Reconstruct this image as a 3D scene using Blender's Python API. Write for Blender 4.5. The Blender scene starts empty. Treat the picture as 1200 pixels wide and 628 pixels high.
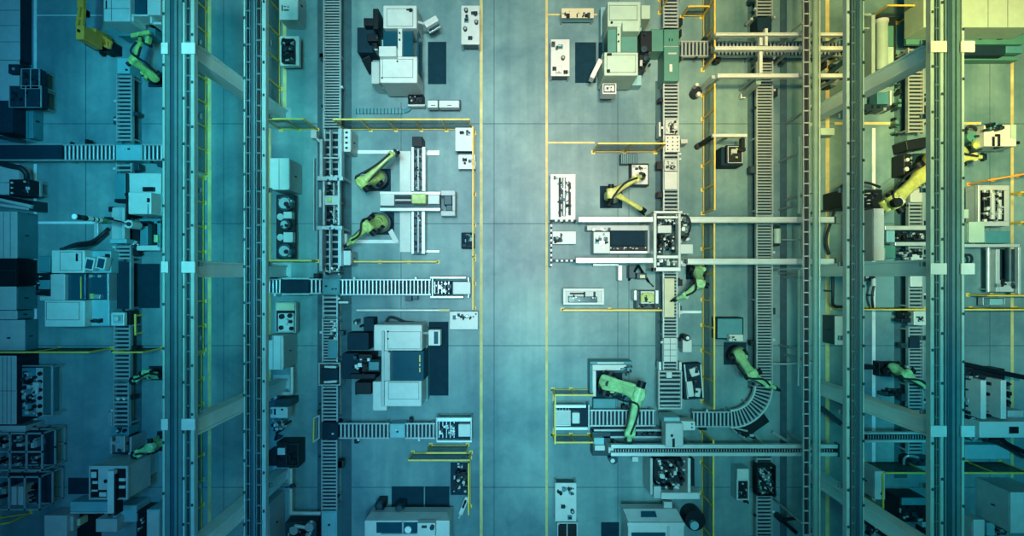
import bpy, math, random
from mathutils import Vector, Matrix
random.seed(7)
PI = math.pi
sc = bpy.context.scene
COL = sc.collection
H = 28.0          # camera height
NX, NY, F = 600.0, 325.0, 840.0

def P(px, py, z=0.0):
    k = (H - z) / F
    return Vector(((px - NX) * k, (NY - py) * k, z))

# ------------------------------------------------------------------ materials
MATS = {}
def mat(name, col, rough=0.5, metal=0.0, noise=0.0, nscale=3.0, spec=0.5, emit=None, alpha=None, dirt=None):
    m = bpy.data.materials.new(name); m.use_nodes = True
    nt = m.node_tree; b = nt.nodes['Principled BSDF']
    b.inputs['Roughness'].default_value = rough
    b.inputs['Metallic'].default_value = metal
    b.inputs['Specular IOR Level'].default_value = spec
    b.inputs['Base Color'].default_value = (*col, 1)
    if noise > 0:
        tc = nt.nodes.new('ShaderNodeTexCoord')
        n = nt.nodes.new('ShaderNodeTexNoise'); n.inputs['Scale'].default_value = nscale
        n.inputs['Detail'].default_value = 5; n.inputs['Roughness'].default_value = 0.6
        nt.links.new(tc.outputs['Object'], n.inputs['Vector'])
        r = nt.nodes.new('ShaderNodeValToRGB')
        r.color_ramp.elements[0].position = 0.3; r.color_ramp.elements[1].position = 0.7
        a = 1 - noise; c = 1 + noise * 0.4
        r.color_ramp.elements[0].color = (col[0]*a, col[1]*a, col[2]*a, 1)
        r.color_ramp.elements[1].color = (min(1, col[0]*c), min(1, col[1]*c), min(1, col[2]*c), 1)
        nt.links.new(n.outputs['Fac'], r.inputs['Fac'])
        nt.links.new(r.outputs['Color'], b.inputs['Base Color'])
    if emit:
        b.inputs['Emission Color'].default_value = (*emit[0], 1); b.inputs['Emission Strength'].default_value = emit[1]
    if alpha is not None: b.inputs['Alpha'].default_value = alpha
    MATS[name] = m
    return m

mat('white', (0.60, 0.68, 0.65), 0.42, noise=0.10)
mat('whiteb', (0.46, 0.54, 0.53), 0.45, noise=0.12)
mat('cyanpaint', (0.22, 0.50, 0.54), 0.45, noise=0.12)
mat('tealpaint', (0.06, 0.26, 0.30), 0.45, noise=0.15)
mat('greenteal', (0.06, 0.24, 0.20), 0.45, noise=0.12)
mat('glass', (0.008, 0.075, 0.115), 0.18, noise=0.1, spec=0.35)
mat('navy', (0.005, 0.032, 0.055), 0.75, noise=0.2, spec=0.2)
mat('navymat', (0.005, 0.036, 0.058), 0.85, noise=0.25, spec=0.15)
mat('black', (0.003, 0.011, 0.018), 0.5, noise=0.3, spec=0.25)
mat('darksteel', (0.016, 0.055, 0.075), 0.42, 0.2, noise=0.3, spec=0.35)
mat('steel', (0.38, 0.47, 0.48), 0.38, 0.35, noise=0.15)
mat('roller', (0.50, 0.60, 0.60), 0.30, 0.4, noise=0.1)
mat('alu', (0.58, 0.68, 0.66), 0.38, 0.3, noise=0.12)
mat('girder', (0.055, 0.145, 0.16), 0.45, noise=0.2)
mat('girderdark', (0.006, 0.05, 0.08), 0.45, noise=0.2)
mat('girderlight', (0.26, 0.40, 0.38), 0.42, noise=0.15)
mat('column', (0.66, 0.90, 0.86), 0.5, noise=0.10, nscale=1.2)
mat('yellow', (0.90, 0.62, 0.09), 0.45, noise=0.2)
mat('yellowline', (0.70, 0.60, 0.24), 0.6, noise=0.35, nscale=1.5)
mat('whiteline', (0.80, 0.92, 0.90), 0.6, noise=0.25, nscale=1.5)
mat('mustard', (1.0, 0.38, 0.05), 0.45, noise=0.2)
mat('lime', (0.46, 0.64, 0.19), 0.38, noise=0.30, nscale=5)
mat('limeyellow', (0.58, 0.66, 0.19), 0.38, noise=0.30, nscale=5)
mat('greenarm', (0.36, 0.70, 0.33), 0.38, noise=0.30, nscale=5)
mat('rubber', (0.01, 0.02, 0.03), 0.6)
mat('beige', (0.66, 0.64, 0.42), 0.5, noise=0.1)
mat('cream', (0.42, 0.61, 0.49), 0.5, noise=0.1)
mat('joint', (0.02, 0.07, 0.09), 0.9)
mat('channel', (0.03, 0.10, 0.125), 0.7, noise=0.3)  # dark floor tone for the soft shade beside the conveyors
mat('lamp_white', (0.85, 0.95, 0.92), 0.3)
mat('lamp_green', (0.06, 0.30, 0.10), 0.3)

# conveyor belt / mesh panel
m = bpy.data.materials.new('mesh_panel'); m.use_nodes = True; MATS['mesh'] = m
nt = m.node_tree; b = nt.nodes['Principled BSDF']; out = nt.nodes['Material Output']
b.inputs['Base Color'].default_value = (0.02, 0.06, 0.06, 1); b.inputs['Roughness'].default_value = 0.6
tr = nt.nodes.new('ShaderNodeBsdfTransparent'); mx = nt.nodes.new('ShaderNodeMixShader'); mx.inputs[0].default_value = 0.30
nt.links.new(tr.outputs[0], mx.inputs[1]); nt.links.new(b.outputs[0], mx.inputs[2]); nt.links.new(mx.outputs[0], out.inputs['Surface'])

m2 = m.copy(); m2.name = 'dense_mesh_panel'; MATS['densemesh'] = m2
[q for q in m2.node_tree.nodes if q.type == 'MIX_SHADER'][0].inputs[0].default_value = 0.62

# floor: polished concrete with mottling, streaks and cloudy wear, with soft highlights painted into its contrast
m = bpy.data.materials.new('concrete_floor'); m.use_nodes = True; MATS['floor'] = m
nt = m.node_tree; b = nt.nodes['Principled BSDF']
tc = nt.nodes.new('ShaderNodeTexCoord')
def noise_node(scale, detail, sx=1, sy=1, dist=0.0):
    mp = nt.nodes.new('ShaderNodeMapping'); mp.inputs['Scale'].default_value = (sx, sy, 1)
    n = nt.nodes.new('ShaderNodeTexNoise'); n.inputs['Scale'].default_value = scale; n.inputs['Detail'].default_value = detail
    n.inputs['Roughness'].default_value = 0.6; n.inputs['Distortion'].default_value = dist
    nt.links.new(tc.outputs['Object'], mp.inputs['Vector']); nt.links.new(mp.outputs[0], n.inputs['Vector'])
    return n
def ramp(n, p0, c0, p1, c1):
    r = nt.nodes.new('ShaderNodeValToRGB'); e = r.color_ramp.elements
    e[0].position = p0; e[0].color = (*c0, 1); e[1].position = p1; e[1].color = (*c1, 1)
    nt.links.new(n.outputs['Fac'], r.inputs['Fac']); return r
def mulmix(a, bb, f=1.0):
    x = nt.nodes.new('ShaderNodeMix'); x.data_type = 'RGBA'; x.blend_type = 'MULTIPLY'; x.inputs[0].default_value = f
    nt.links.new(a, x.inputs[6]); nt.links.new(bb, x.inputs[7]); return x.outputs[2]
base = ramp(noise_node(0.26, 5, dist=0.25), 0.37, (0.105, 0.225, 0.258), 0.68, (0.265, 0.44, 0.43))
st = ramp(noise_node(1.1, 3, 1.0, 0.05), 0.3, (0.66, 0.75, 0.78), 0.58, (1.0, 1.0, 1.0))
fine = ramp(noise_node(2.2, 8, dist=1.2), 0.3, (0.86, 0.89, 0.90), 0.60, (1.0, 1.0, 1.0))
c = mulmix(base.outputs[0], st.outputs[0]); c = mulmix(c, fine.outputs[0])
nt.links.new(c, b.inputs['Base Color']); b.inputs['Specular IOR Level'].default_value = 0.25
rr = nt.nodes.new('ShaderNodeMapRange'); rn = noise_node(0.9, 6, dist=0.8)
rr.inputs['To Min'].default_value = 0.30; rr.inputs['To Max'].default_value = 0.52
nt.links.new(rn.outputs['Fac'], rr.inputs['Value']); nt.links.new(rr.outputs[0], b.inputs['Roughness'])

# ------------------------------------------------------------------ mesh collector
class M:
    def __init__(s): s.v = []; s.f = []
    def quadbox(s, c8):
        n = len(s.v); s.v += [Vector(c) for c in c8]
        s.f += [(n, n+3, n+2, n+1), (n+4, n+5, n+6, n+7), (n, n+1, n+5, n+4), (n+1, n+2, n+6, n+5), (n+2, n+3, n+7, n+6), (n+3, n, n+4, n+7)]
        return s
    def b(s, x0, y0, x1, y1, z0, z1):     # extents in photo pixels as read at the top face (height z1)
        if 0.02 < z0 <= 0.12: z0 = 0.0
        a = P(x0, y1, z1); c = P(x1, y0, z1)
        return s.w(a.x, a.y, c.x, c.y, z0, z1)
    def w(s, x0, y0, x1, y1, z0, z1):     # metres
        return s.quadbox([(x0,y0,z0),(x1,y0,z0),(x1,y1,z0),(x0,y1,z0),(x0,y0,z1),(x1,y0,z1),(x1,y1,z1),(x0,y1,z1)])
    def rb(s, cx, cy, w, d, z0, z1, ang=0):   # rotated box, centre and size in pixels read at the top face
        p = P(cx, cy, z1); k = (H - z1)/F; w2 = w*k/2; d2 = d*k/2
        R = Matrix.Rotation(ang, 2)
        cs = [R @ Vector(q) for q in ((-w2,-d2),(w2,-d2),(w2,d2),(-w2,d2))]
        return s.quadbox([(p.x+q.x, p.y+q.y, z0) for q in cs] + [(p.x+q.x, p.y+q.y, z1) for q in cs])
    def beam(s, p0, p1, w, h):            # box beam between two points
        p0 = Vector(p0); p1 = Vector(p1); d = (p1-p0).normalized()
        up = Vector((0,0,1)) if abs(d.z) < 0.9 else Vector((0,1,0))
        sd = d.cross(up).normalized(); up = sd.cross(d).normalized()
        o = [(-w/2,-h/2),(w/2,-h/2),(w/2,h/2),(-w/2,h/2)]
        return s.quadbox([p0+sd*a+up*b_ for a,b_ in o] + [p1+sd*a+up*b_ for a,b_ in o])
    def loft(s, rings, cap=True):
        n = len(s.v); k = len(rings[0])
        for r in rings: s.v += [Vector(q) for q in r]
        for i in range(len(rings)-1):
            for j in range(k):
                a = n+i*k+j; b_ = n+i*k+(j+1) % k
                s.f.append((a, b_, b_+k, a+k))
        if cap:
            s.f.append(tuple(n+j for j in reversed(range(k)))); s.f.append(tuple(n+(len(rings)-1)*k+j for j in range(k)))
        return s
    def cyl(s, p0, p1, r0, r1=None, n=14):
        r1 = r0 if r1 is None else r1
        p0 = Vector(p0); p1 = Vector(p1); d = (p1-p0).normalized()
        up = Vector((0,0,1)) if abs(d.z) < 0.9 else Vector((1,0,0))
        a = d.cross(up).normalized(); b_ = a.cross(d).normalized()
        a, b_ = b_, a
        ring = lambda p, r: [p + a*math.cos(t*2*PI/n)*r + b_*math.sin(t*2*PI/n)*r for t in range(n)]
        return s.loft([ring(p0, r0), ring(p1, r1)])
    def disc(s, px, py, z0, z1, rpx, n=20, r1=None):   # upright cylinder, px radius at z1
        p = P(px, py, z1); k = (H-z1)/F
        return s.cyl((p.x,p.y,z0), (p.x,p.y,z1), rpx*k, (rpx if r1 is None else r1)*k, n)
    def tube(s, pts, r, n=8):
        pts = [Vector(p) for p in pts]
        # smooth with catmull-rom
        if len(pts) > 2:
            q = []
            e = [pts[0]] + pts + [pts[-1]]
            for i in range(1, len(e)-2):
                for t in (0, .25, .5, .75):
                    a, b_, c_, d_ = e[i-1], e[i], e[i+1], e[i+2]
                    q.append(0.5*((2*b_) + (c_-a)*t + (2*a-5*b_+4*c_-d_)*t*t + (-a+3*b_-3*c_+d_)*t**3))
            q.append(pts[-1]); pts = q
        rings = []
        ref = Vector((0,0,1))
        for i, p in enumerate(pts):
            d = (pts[min(i+1, len(pts)-1)] - pts[max(i-1, 0)]).normalized()
            a = d.cross(ref)
            if a.length < .1: a = d.cross(Vector((0,1,0)))
            a.normalize(); b_ = d.cross(a).normalized()
            rings.append([p + a*math.cos(t*2*PI/n)*r + b_*math.sin(t*2*PI/n)*r for t in range(n)])
        return s.loft(rings)
    def link(s, p0, p1, w0, h0, w1, h1, waist=0.8):   # cast robot arm link: rounded section that swells at its joints
        p0 = Vector(p0); p1 = Vector(p1); d = (p1-p0).normalized()
        up = Vector((0,0,1)) if abs(d.z) < 0.9 else Vector((0,1,0))
        sd = d.cross(up).normalized(); up = sd.cross(d).normalized()
        sec = [(math.copysign(abs(math.cos(a))**.6, math.cos(a)), math.copysign(abs(math.sin(a))**.6, math.sin(a))) for a in [i*2*PI/16 for i in range(16)]]
        rings = []
        L = (p1-p0).length
        for t, k in ((-.5*w0/L, .55), (-.25*w0/L, .9), (0, 1), (.15, 1), (.32, waist), (.7, waist), (.86, 1), (1, 1), (1+.25*w1/L, .9), (1+.5*w1/L, .5)):
            tt = min(max(t, 0), 1); w = (w0+(w1-w0)*tt)*k/2; h = (h0+(h1-h0)*tt)*k/2
            c_ = p0 + (p1-p0)*t
            rings.append([c_ + sd*a*w + up*b_*h for a, b_ in sec])
        return s.loft(rings)
    def shift(s, x, y):
        s.v = [v+Vector((x, y, 0)) for v in s.v]; return s
    def mesh(s, name, org, smooth=False):
        me = bpy.data.meshes.new(name)
        me.from_pydata([v - org for v in s.v], [], s.f); me.update()
        if smooth:
            for p in me.polygons: p.use_smooth = True
            try: me.set_sharp_from_angle(angle=math.radians(38))
            except Exception: pass
        return me

def thing(name, label, cat, px, py, group=None, z=0.0):
    o = bpy.data.objects.new(name, None); COL.objects.link(o); o.empty_display_size = 0.2
    o.location = P(px, py, z); o['label'] = label; o['category'] = cat
    if group: o['group'] = group
    return o
def root(o):
    while o.parent: o = o.parent
    return o
def part(name, parent, m, material, bevel=0.0, smooth=None, label=None):
    org = Vector(root(parent).location)
    o = bpy.data.objects.new(name, m.mesh(name, org, bevel == 0 if smooth is None else smooth)); COL.objects.link(o); o.parent = parent
    o.data.materials.append(MATS[material])
    if bevel:
        bv = o.modifiers.new('bevel', 'BEVEL'); bv.width = bevel; bv.segments = 2; bv.limit_method = 'ANGLE'
    if label: o['label'] = label
    return o
def solo(name, m, material, label, cat, px, py, group=None, bevel=0.0, z=0.0):
    org = P(px, py, z)
    o = bpy.data.objects.new(name, m.mesh(name, org, bevel == 0)); COL.objects.link(o); o.location = org
    o.data.materials.append(MATS[material]); o['label'] = label; o['category'] = cat
    if group: o['group'] = group
    if bevel:
        bv = o.modifiers.new('bevel', 'BEVEL'); bv.width = bevel; bv.segments = 2; bv.limit_method = 'ANGLE'
    return o
def struct(name, m, material, bevel=0.0):
    o = bpy.data.objects.new(name, m.mesh(name, Vector((0,0,0)))); COL.objects.link(o); o['kind'] = 'structure'
    o.data.materials.append(MATS[material])
    if bevel:
        bv = o.modifiers.new('bevel', 'BEVEL'); bv.width = bevel; bv.segments = 1; bv.limit_method = 'ANGLE'
    return o
def put(src, parent, loc):
    c = src.copy(); COL.objects.link(c); c.parent = parent; c.location = loc
    return c

# ------------------------------------------------------------------ setting
struct('floor', M().w(-24, -14, 24, 15, -0.3, 0.0), 'floor')
TR = [0]
def line(x0, y0, x1, y1, material, z=0.004):
    TR[0] += 1
    return struct('trim_%d' % TR[0], M().b(x0, y0, x1, y1, 0.0005, z), material)
for y in (145, 262, 405, 571): line(-10, y-.35, 1210, y+.35, 'joint', 0.003)
for x, ya, yb in ((579, -10, 640), (724, -10, 640), (737, 170, 470), (262, -10, 640), (470, 120, 400), (1160, -10, 640)): line(x-.3, ya, x+.3, yb, 'joint', 0.003)
for x0, x1, ya, yb in ((562.2, 565.6, -10, 640), (639.2, 642, -10, 640), (243.5, 247.5, -10, 640), (967.5, 972, -10, 640), (1184.5, 1188, 70, 345), (1184.5, 1188, 345, 560), (331.5, 335.5, -10, 134), (313.5, 317.5, 150, 470)):
    line(x0, ya, x1, yb, 'yellowline')
for x0, y0, x1, y1 in ((642.4, 166, 697, 168.2), (978, 143, 1064, 146), (1082, 143, 1150, 146), (642, 16, 700, 18)): line(x0, y0, x1, y1, 'yellowline')
for x0, y0, x1, y1 in ((39.5, -10, 43, 165), (39.5, 192, 43, 500), (43, 259.5, 112, 262.3), (43, 17.4, 120, 18.4), (1022, 150, 1026, 640), (408, 176, 467, 180), (413, 281, 467, 285), (498, 176, 515, 180), (798, 364, 822, 367)):
    line(x0, y0, x1, y1, 'whiteline', 0.006)
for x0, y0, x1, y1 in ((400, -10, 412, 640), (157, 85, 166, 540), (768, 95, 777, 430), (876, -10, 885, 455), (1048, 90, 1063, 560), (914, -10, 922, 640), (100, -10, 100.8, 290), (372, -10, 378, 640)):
    line(x0, y0, x1, y1, 'channel', 0.005)  # flat dark strips painting the conveyors' soft shade onto the floor

# ------------------------------------------------------------------ steel columns and overhead girders
def column(bx_, by_, label, cat='column'):
    b0 = P(bx_, by_, 0); zt = 8.55
    t = thing('steel_column', label, cat, bx_, by_, 'steel columns carrying the overhead girders')
    s = 0.23
    x, y = b0.x, b0.y
    part('shaft', t, M().w(x-s, y-s, x+s, y-s+.06, .03, zt).w(x-s, y+s-.06, x+s, y+s, .03, zt).w(x-.16, y-s+.06, x+.16, y+s-.06, .03, zt), 'column', 0.01)
    part('base_plate', t, M().w(x-.36, y-.36, x+.36, y+.36, 0.0, .03), 'steel')
    mm = M().w(x-.42, y-.30, x+.42, y+.30, zt, zt+.10)
    part('cap_plate', t, mm, 'alu', 0.01)
    for q in ((-1,-1),(-1,1),(1,-1),(1,1)):
        part('bolt', t, M().cyl((x+q[0]*.30, y+q[1]*.30, .03), (x+q[0]*.30, y+q[1]*.30, .08), .03, n=6), 'steel')
for bx_, by_, lb in ((331, 137, 'pale steel column beside the fence at the top of the left girders'), (331, 318, 'pale steel column seen level beside the left end of the upper cross conveyor'),
                     (331, 450, 'pale steel column below the light cabinet left of the long roller line'), (331, 555, 'pale steel column at the bottom left by the black gearbox machine'),
                     (951, 137, 'pale steel column under the right cable ladder near the top'), (951, 317, 'pale steel column level with the right end of the twin gantry beams'),
                     (951, 450, 'pale steel column right of the curved conveyor'), (951, 555, 'pale steel column at the bottom right under the cable ladder')):
    column(bx_, by_, lb)

def girder(label, xs, z, brackets=()):
    # xs: list of (x0, x1, kind) strips read at height z
    cx = (xs[0][0]+xs[-1][1])/2
    t = thing('overhead_girder', label, 'girder', cx, 325, 'overhead girders running the length of the hall', z=z-.5)
    for x0, x1, kind in xs:
        if kind == 'dark':
            part('main_beam', t, M().b(x0, -60, x1, 700, z-.45, z), 'girderdark', 0.01)
            part('flange', t, M().b(x0+(x1-x0)*.55, -60, x1-(x1-x0)*.1, 700, z+.0, z+.03), 'girder')
        elif kind == 'rail': part('rail', t, M().b(x0, -60, x1, 700, z-.22, z), 'girderlight')
        elif kind == 'web': part('web_plate', t, M().b(x0, -60, x1, 700, z-.30, z-.05), 'girder')
        elif kind == 'ladder':
            part('cable_tray', t, M().b(x0, -60, x0+.9, 700, z-.12, z-.03).b(x1-.9, -60, x1, 700, z-.12, z-.03), 'girder')
            a = P(x0, 0, z).x; b_ = P(x1, 0, z).x
            first = None
            y = -8.8
            mm = None
            while y < 8.8:
                if first is None:
                    first = part('rung', t, M().w(a, -.02, b_, .02, z-.11, z-.05), 'girder'); first.location = (0, y - t.location.y, 0)
                    # mesh was built relative to the root: keep its local y
                    first.location.y = y
                else: put(first, t, (0, y, 0))
                y += random.choice((.42, .47, .42, .55))
            part('cable', t, M().b(x0+(x1-x0)*.35, -60, x0+(x1-x0)*.6, 700, z-.2, z-.12), 'black')
    ty = [P(0, q, z).y for q in brackets]
    for q in ty:
        a = P(xs[0][0], 0, z).x; b_ = P(xs[-1][1], 0, z).x
        g = xs[[k for _,_,k in xs].index('dark')]
        d0 = P(g[0], 0, z).x; d1 = P(g[1], 0, z).x
        part('joint_plate', t, M().w(a-.02, q-.15, d0-.05, q+.15, z-.02, z+.05), 'whiteb', 0.01); part('joint_plate', t, M().w(d1+.12, q-.15, d1+.48, q+.15, z-.02, z+.05), 'whiteb', 0.01)
    # cross ties hanging below that hold strips together
    a = P(xs[0][0], 0, z).x; b_ = P(xs[-1][1], 0, z).x
    for q in range(-8, 9, 2):
        part('cross_tie', t, M().w(a, q+.3, b_, q+.42, z-.52, z-.45), 'girder')
    rx = [P((s[0]+s[1])/2, 0, z).x for s in xs if s[2] == 'rail']; d = part('clip', t, M().w(-.025, -.035, .025, .035, z, z+.03).shift(t.location.x, 0), 'darksteel')
    d.location = (rx[0]-t.location.x, -8.2, 0)
    for q in range(1, 40): put(d, t, (rx[q % len(rx)]-t.location.x, -8.2+q*.42+random.uniform(-.1, .1), 0))
girder('wide overhead girder with a dark central beam, leftmost of the girders', [(190.5, 193, 'rail'), (194.5, 199, 'web'), (199.8, 208, 'dark'), (208.8, 213, 'web'), (214, 216.5, 'rail'), (217.5, 222.5, 'ladder'), (223.5, 227.5, 'rail')], 9.05, (57, 313, 497))
girder('overhead girder with double cable ladders between the left aisle and the fence', [(285.6, 287.2, 'rail'), (288, 293, 'ladder'), (293.6, 299.6, 'dark'), (300.2, 306, 'ladder'), (307, 311.5, 'rail')], 9.05, ())
girder('overhead girder right of the cable ladder and right-hand yellow line', [(992, 995.5, 'rail'), (998.5, 1002.5, 'ladder'), (1003.5, 1010.8, 'dark'), (1011.2, 1012.6, 'rail')], 9.05, ())
girder('wide overhead girder with a dark central beam, rightmost of the girders', [(1090.5, 1094.5, 'rail'), (1097, 1101, 'ladder'), (1102, 1105.5, 'rail'), (1107, 1110, 'web'), (1110.8, 1120, 'dark'), (1121, 1125, 'web'), (1127.2, 1130, 'rail')], 9.05, (55, 315, 505))

def tray(label, x0, x1, z, y0=-30, y1=670, pitch=.42):
    t = thing('cable_ladder', label, 'cable ladder', (x0+x1)/2, 325, z=z-.1)
    part('side_rail', t, M().b(x0, y0, x0+1.4, y1, z-.1, z), 'steel'); part('side_rail', t, M().b(x1-1.4, y0, x1, y1, z-.1, z), 'steel')
    a = P(x0, 0, z).x; b_ = P(x1, 0, z).x
    ya = P(0, y1, z).y; yb = P(0, y0, z).y
    first = part('rung', t, M().w(a, -.02, b_, .02, z-.08, z-.02), 'alu'); first.location.y = ya
    y = ya
    while y < yb-pitch: y += pitch; put(first, t, (0, y, 0))
    part('cable', t, M().b(x0+2, y0, x0+4, y1, z-.16, z-.09).b(x0+4.6, y0, x0+6.4, y1, z-.16, z-.09), 'rubber')
    for q in (-8.5, .3, 8.8):
        part('post', t, M().w(a-.05, q-.03, a-.01, q+.03, 0.0, z), 'steel')
tray('tall cable ladder with rungs right of the straight roller line, over the right columns', 941, 949.5, 3.2)
t = thing('pipe_run', 'pale large pipe beside the right-hand cable ladder, full height of the view', 'pipe', 956, 325, z=0)
a0 = P(955.5, -30, 3.0); a1 = P(955.5, 670, 3.0)
part('pipe', t, M().cyl((a0.x, a0.y, 3.0), (a0.x, a1.y, 3.0), .10), 'girderlight')
a0 = P(962, -30, 3.1)
part('conduit', t, M().cyl((a0.x, a0.y, 3.0), (a0.x, a1.y, 3.0), .03), 'alu')
for q in range(-9, 10, 3): part('pipe_clamp', t, M().w(a0.x-.36, q-.04, a0.x+.06, q+.04, 2.84, 2.9).w(a0.x-.12, q-.04, a0.x-.05, q+.04, 0, 2.9), 'steel')
t = thing('pipe_run', 'thin pale pipe left of the right-hand cable ladder', 'pipe', 935, 325, z=0)
for ya, yb in ((160, 250), (316, 430)):
    part('pipe', t, M().cyl(P(936, ya, 2.0), P(936, yb, 2.0), .05), 'cream')
part('conduit', t, M().cyl(P(939, 262, 1.4), P(939, 300, 1.4), .03), 'steel')
for q in (180, 240, 320, 410): part('pipe_stand', t, M().b(935, q-1, 937, q+1, 0, 1.95), 'steel')

# ------------------------------------------------------------------ roller conveyors
NC = [0]
def conveyor(label, x0, y0, x1, y1, axis, z=0.75, pitch=4.4, skip=(), group=None, rail=1.6, belt=None):
    """extents in px at top z; axis 'y' runs up/down the picture"""
    t = thing('roller_conveyor', label, 'conveyor', (x0+x1)/2, (y0+y1)/2, 'roller conveyor sections of the production lines')
    a = P(x0, y1, z); c = P(x1, y0, z); org = t.location
    rw = rail*(H-z)/F
    rl = min(0.30*pitch*(H-z)/F, .045)
    if axis == 'y':
        part('side_rail', t, M().w(a.x, a.y, a.x+rw, c.y, z-.16, z+.03), 'steel'); part('side_rail', t, M().w(c.x-rw, a.y, c.x, c.y, z-.16, z+.03), 'steel')
    else:
        part('side_rail', t, M().w(a.x, a.y, c.x, a.y+rw, z-.16, z+.03), 'steel'); part('side_rail', t, M().w(a.x, c.y-rw, c.x, c.y, z-.16, z+.03), 'steel')
    part('drip_tray', t, M().w(a.x+rw, a.y+rw, c.x-rw, c.y-rw, z-.17, z-.14), 'navy')
    # rollers
    pm = pitch*(H-z)/F
    if axis == 'y': L = c.y-a.y; n = max(1, int(L/pm)); g0 = a.y
    else: L = c.x-a.x; n = max(1, int(L/pm)); g0 = a.x
    first = None
    for i in range(n):
        q = g0 + (i+.5)*L/n
        if belt and belt[0] <= q <= belt[1]: continue
        if first is None:
            if axis == 'y': mm = M().cyl((a.x+rw, q, z-.05), (c.x-rw, q, z-.05), rl, n=10)
            else: mm = M().cyl((q, a.y+rw, z-.05), (q, c.y-rw, z-.05), rl, n=10)
            first = part('roller', t, mm, 'roller'); q0 = q
        else: put(first, t, (0, q-q0, 0) if axis == 'y' else (q-q0, 0, 0))
    # drive motors and sensors clipped to the outside of the side rails
    rnd = random.Random(int(x0*7+y0)); nm = 1 if L < 2.5 else 2
    for i in range(nm):
        q = g0 + L*rnd.uniform(.15, .85); w_ = rnd.uniform(.14, .22); h_ = rnd.uniform(.12, .3)
        if axis == 'y':
            xx = c.x if rnd.random() < .6 else a.x-w_
            part('drive_motor', t, M().w(xx, q-h_/2, xx+w_, q+h_/2, z-.4, z-.08), rnd.choice(['black', 'darksteel']), .01)
        else:
            yy = c.y if rnd.random() < .4 else a.y-w_
            part('drive_motor', t, M().w(q-h_/2, yy, q+h_/2, yy+w_, z-.4, z-.08), rnd.choice(['black', 'darksteel']), .01)
    for i in range(nm):
        q = g0 + L*rnd.uniform(.1, .9)
        if axis == 'y':
            xx = c.x if rnd.random() < .5 else a.x-.08
            part('sensor', t, M().w(xx, q-.04, xx+.08, q+.04, z-.1, z+.06), rnd.choice(['white', 'alu', 'black']), .006)
        else:
            yy = c.y if rnd.random() < .5 else a.y-.08
            part('sensor', t, M().w(q-.04, yy, q+.04, yy+.08, z-.1, z+.06), rnd.choice(['white', 'alu', 'black']), .006)
    # legs
    nl = max(2, int(L/2.2)+1)
    for i in range(nl):
        q = g0 + .12 + (L-.24)*i/(nl-1)
        for sgn in (0, 1):
            if axis == 'y':
                x = a.x+.03 if sgn == 0 else c.x-.03
                part('leg', t, M().w(x-.03, q-.03, x+.03, q+.03, 0, z-.16), 'steel')
            else:
                y = a.y+.03 if sgn == 0 else c.y-.03
                part('leg', t, M().w(q-.03, y-.03, q+.03, y+.03, 0, z-.16), 'steel')
    return t
def beltconv(label, x0, y0, x1, y1, axis, z=0.75, mat_='navy'):
    t = thing('belt_conveyor', label, 'conveyor', (x0+x1)/2, (y0+y1)/2)
    if axis == 'x':
        part('side_rail', t, M().b(x0, y0, x1, y0+1.8, z-.18, z+.03), 'steel'); part('side_rail', t, M().b(x0, y1-1.8, x1, y1, z-.18, z+.03), 'steel')
        part('belt', t, M().b(x0+.3, y0+1.8, x1-.3, y1-1.8, z-.12, z), mat_)
    else:
        part('side_rail', t, M().b(x0, y0, x0+1.8, y1, z-.18, z+.03), 'steel'); part('side_rail', t, M().b(x1-1.8, y0, x1, y1, z-.18, z+.03), 'steel')
        part('belt', t, M().b(x0+1.8, y0+.3, x1-1.8, y1-.3, z-.12, z), mat_)
    for q in ((x0+1, y0+1), (x1-1, y0+1), (x0+1, y1-1), (x1-1, y1-1)):
        part('leg', t, M().b(q[0]-1, q[1]-1, q[0]+1, q[1]+1, 0, z-.18), 'steel')
    return t
def deckbox(label, x0, y0, x1, y1, z1, m_='tealpaint', name='transfer_unit', cat='conveyor unit', z0=0.0, marks=3, seed=1):
    """a squat powered unit in a conveyor line: body, lid, screws and sensor"""
    rnd = random.Random(seed)
    t = thing(name, label, cat, (x0+x1)/2, (y0+y1)/2)
    part('body', t, M().b(x0, y0, x1, y1, z0, z1), m_, 0.02)
    part('lid', t, M().b(x0+1.5, y0+1.5, x1-1.5, y1-1.5, z1, z1+.025), m_, 0.008)
    for i in range(marks):
        xx = rnd.uniform(x0+4, x1-4); yy = rnd.uniform(y0+4, y1-4)
        part('sensor', t, M().b(xx-1.2, yy-1, xx+1.2, yy+1, z1+.025, z1+.09), rnd.choice(['black', 'alu', 'darksteel']), 0.008)
    return t

# long line V1 (left)
deckbox('small teal infeed table under the top left machine, above the left roller line', 137, 68, 152, 86, .8, 'cyanpaint', marks=1, seed=2)
conveyor('roller conveyor in the left line between the teal infeed table and the cross conveyor', 136.5, 87, 155, 166, 'y', pitch=4.6)
conveyor('short roller conveyor between the cross conveyor and the white press on the left line', 136, 191, 155, 202, 'y', pitch=4.2)
conveyor('short roller conveyor below the white press on the left line', 135, 287, 154, 305, 'y', pitch=4.5)
beltconv('dark belt conveyor section beside the dark floor mat on the left line', 134.5, 306, 153.5, 362, 'y')
conveyor('roller conveyor on the left line below the square white pump head', 133.5, 378, 153, 446, 'y', pitch=4.8)
conveyor('roller conveyor on the left line between fence and the lower transfer head', 133, 448, 151.5, 500, 'y', pitch=4.8)
# H1
beltconv('wide dark belt conveyor entering at the left edge', -10, 168, 73, 188.5, 'x')
conveyor('roller conveyor crossing from the dark belt to the left line', 73.5, 169, 135, 188.5, 'x', pitch=4.7)
deckbox('transfer unit where the left cross conveyor meets the left line', 135.5, 169.5, 166, 188, .8, 'cyanpaint', seed=4, marks=2)
conveyor('short roller conveyor stub right of the left transfer unit under the girder', 167, 169, 191, 188.5, 'x', pitch=4.7)
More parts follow.
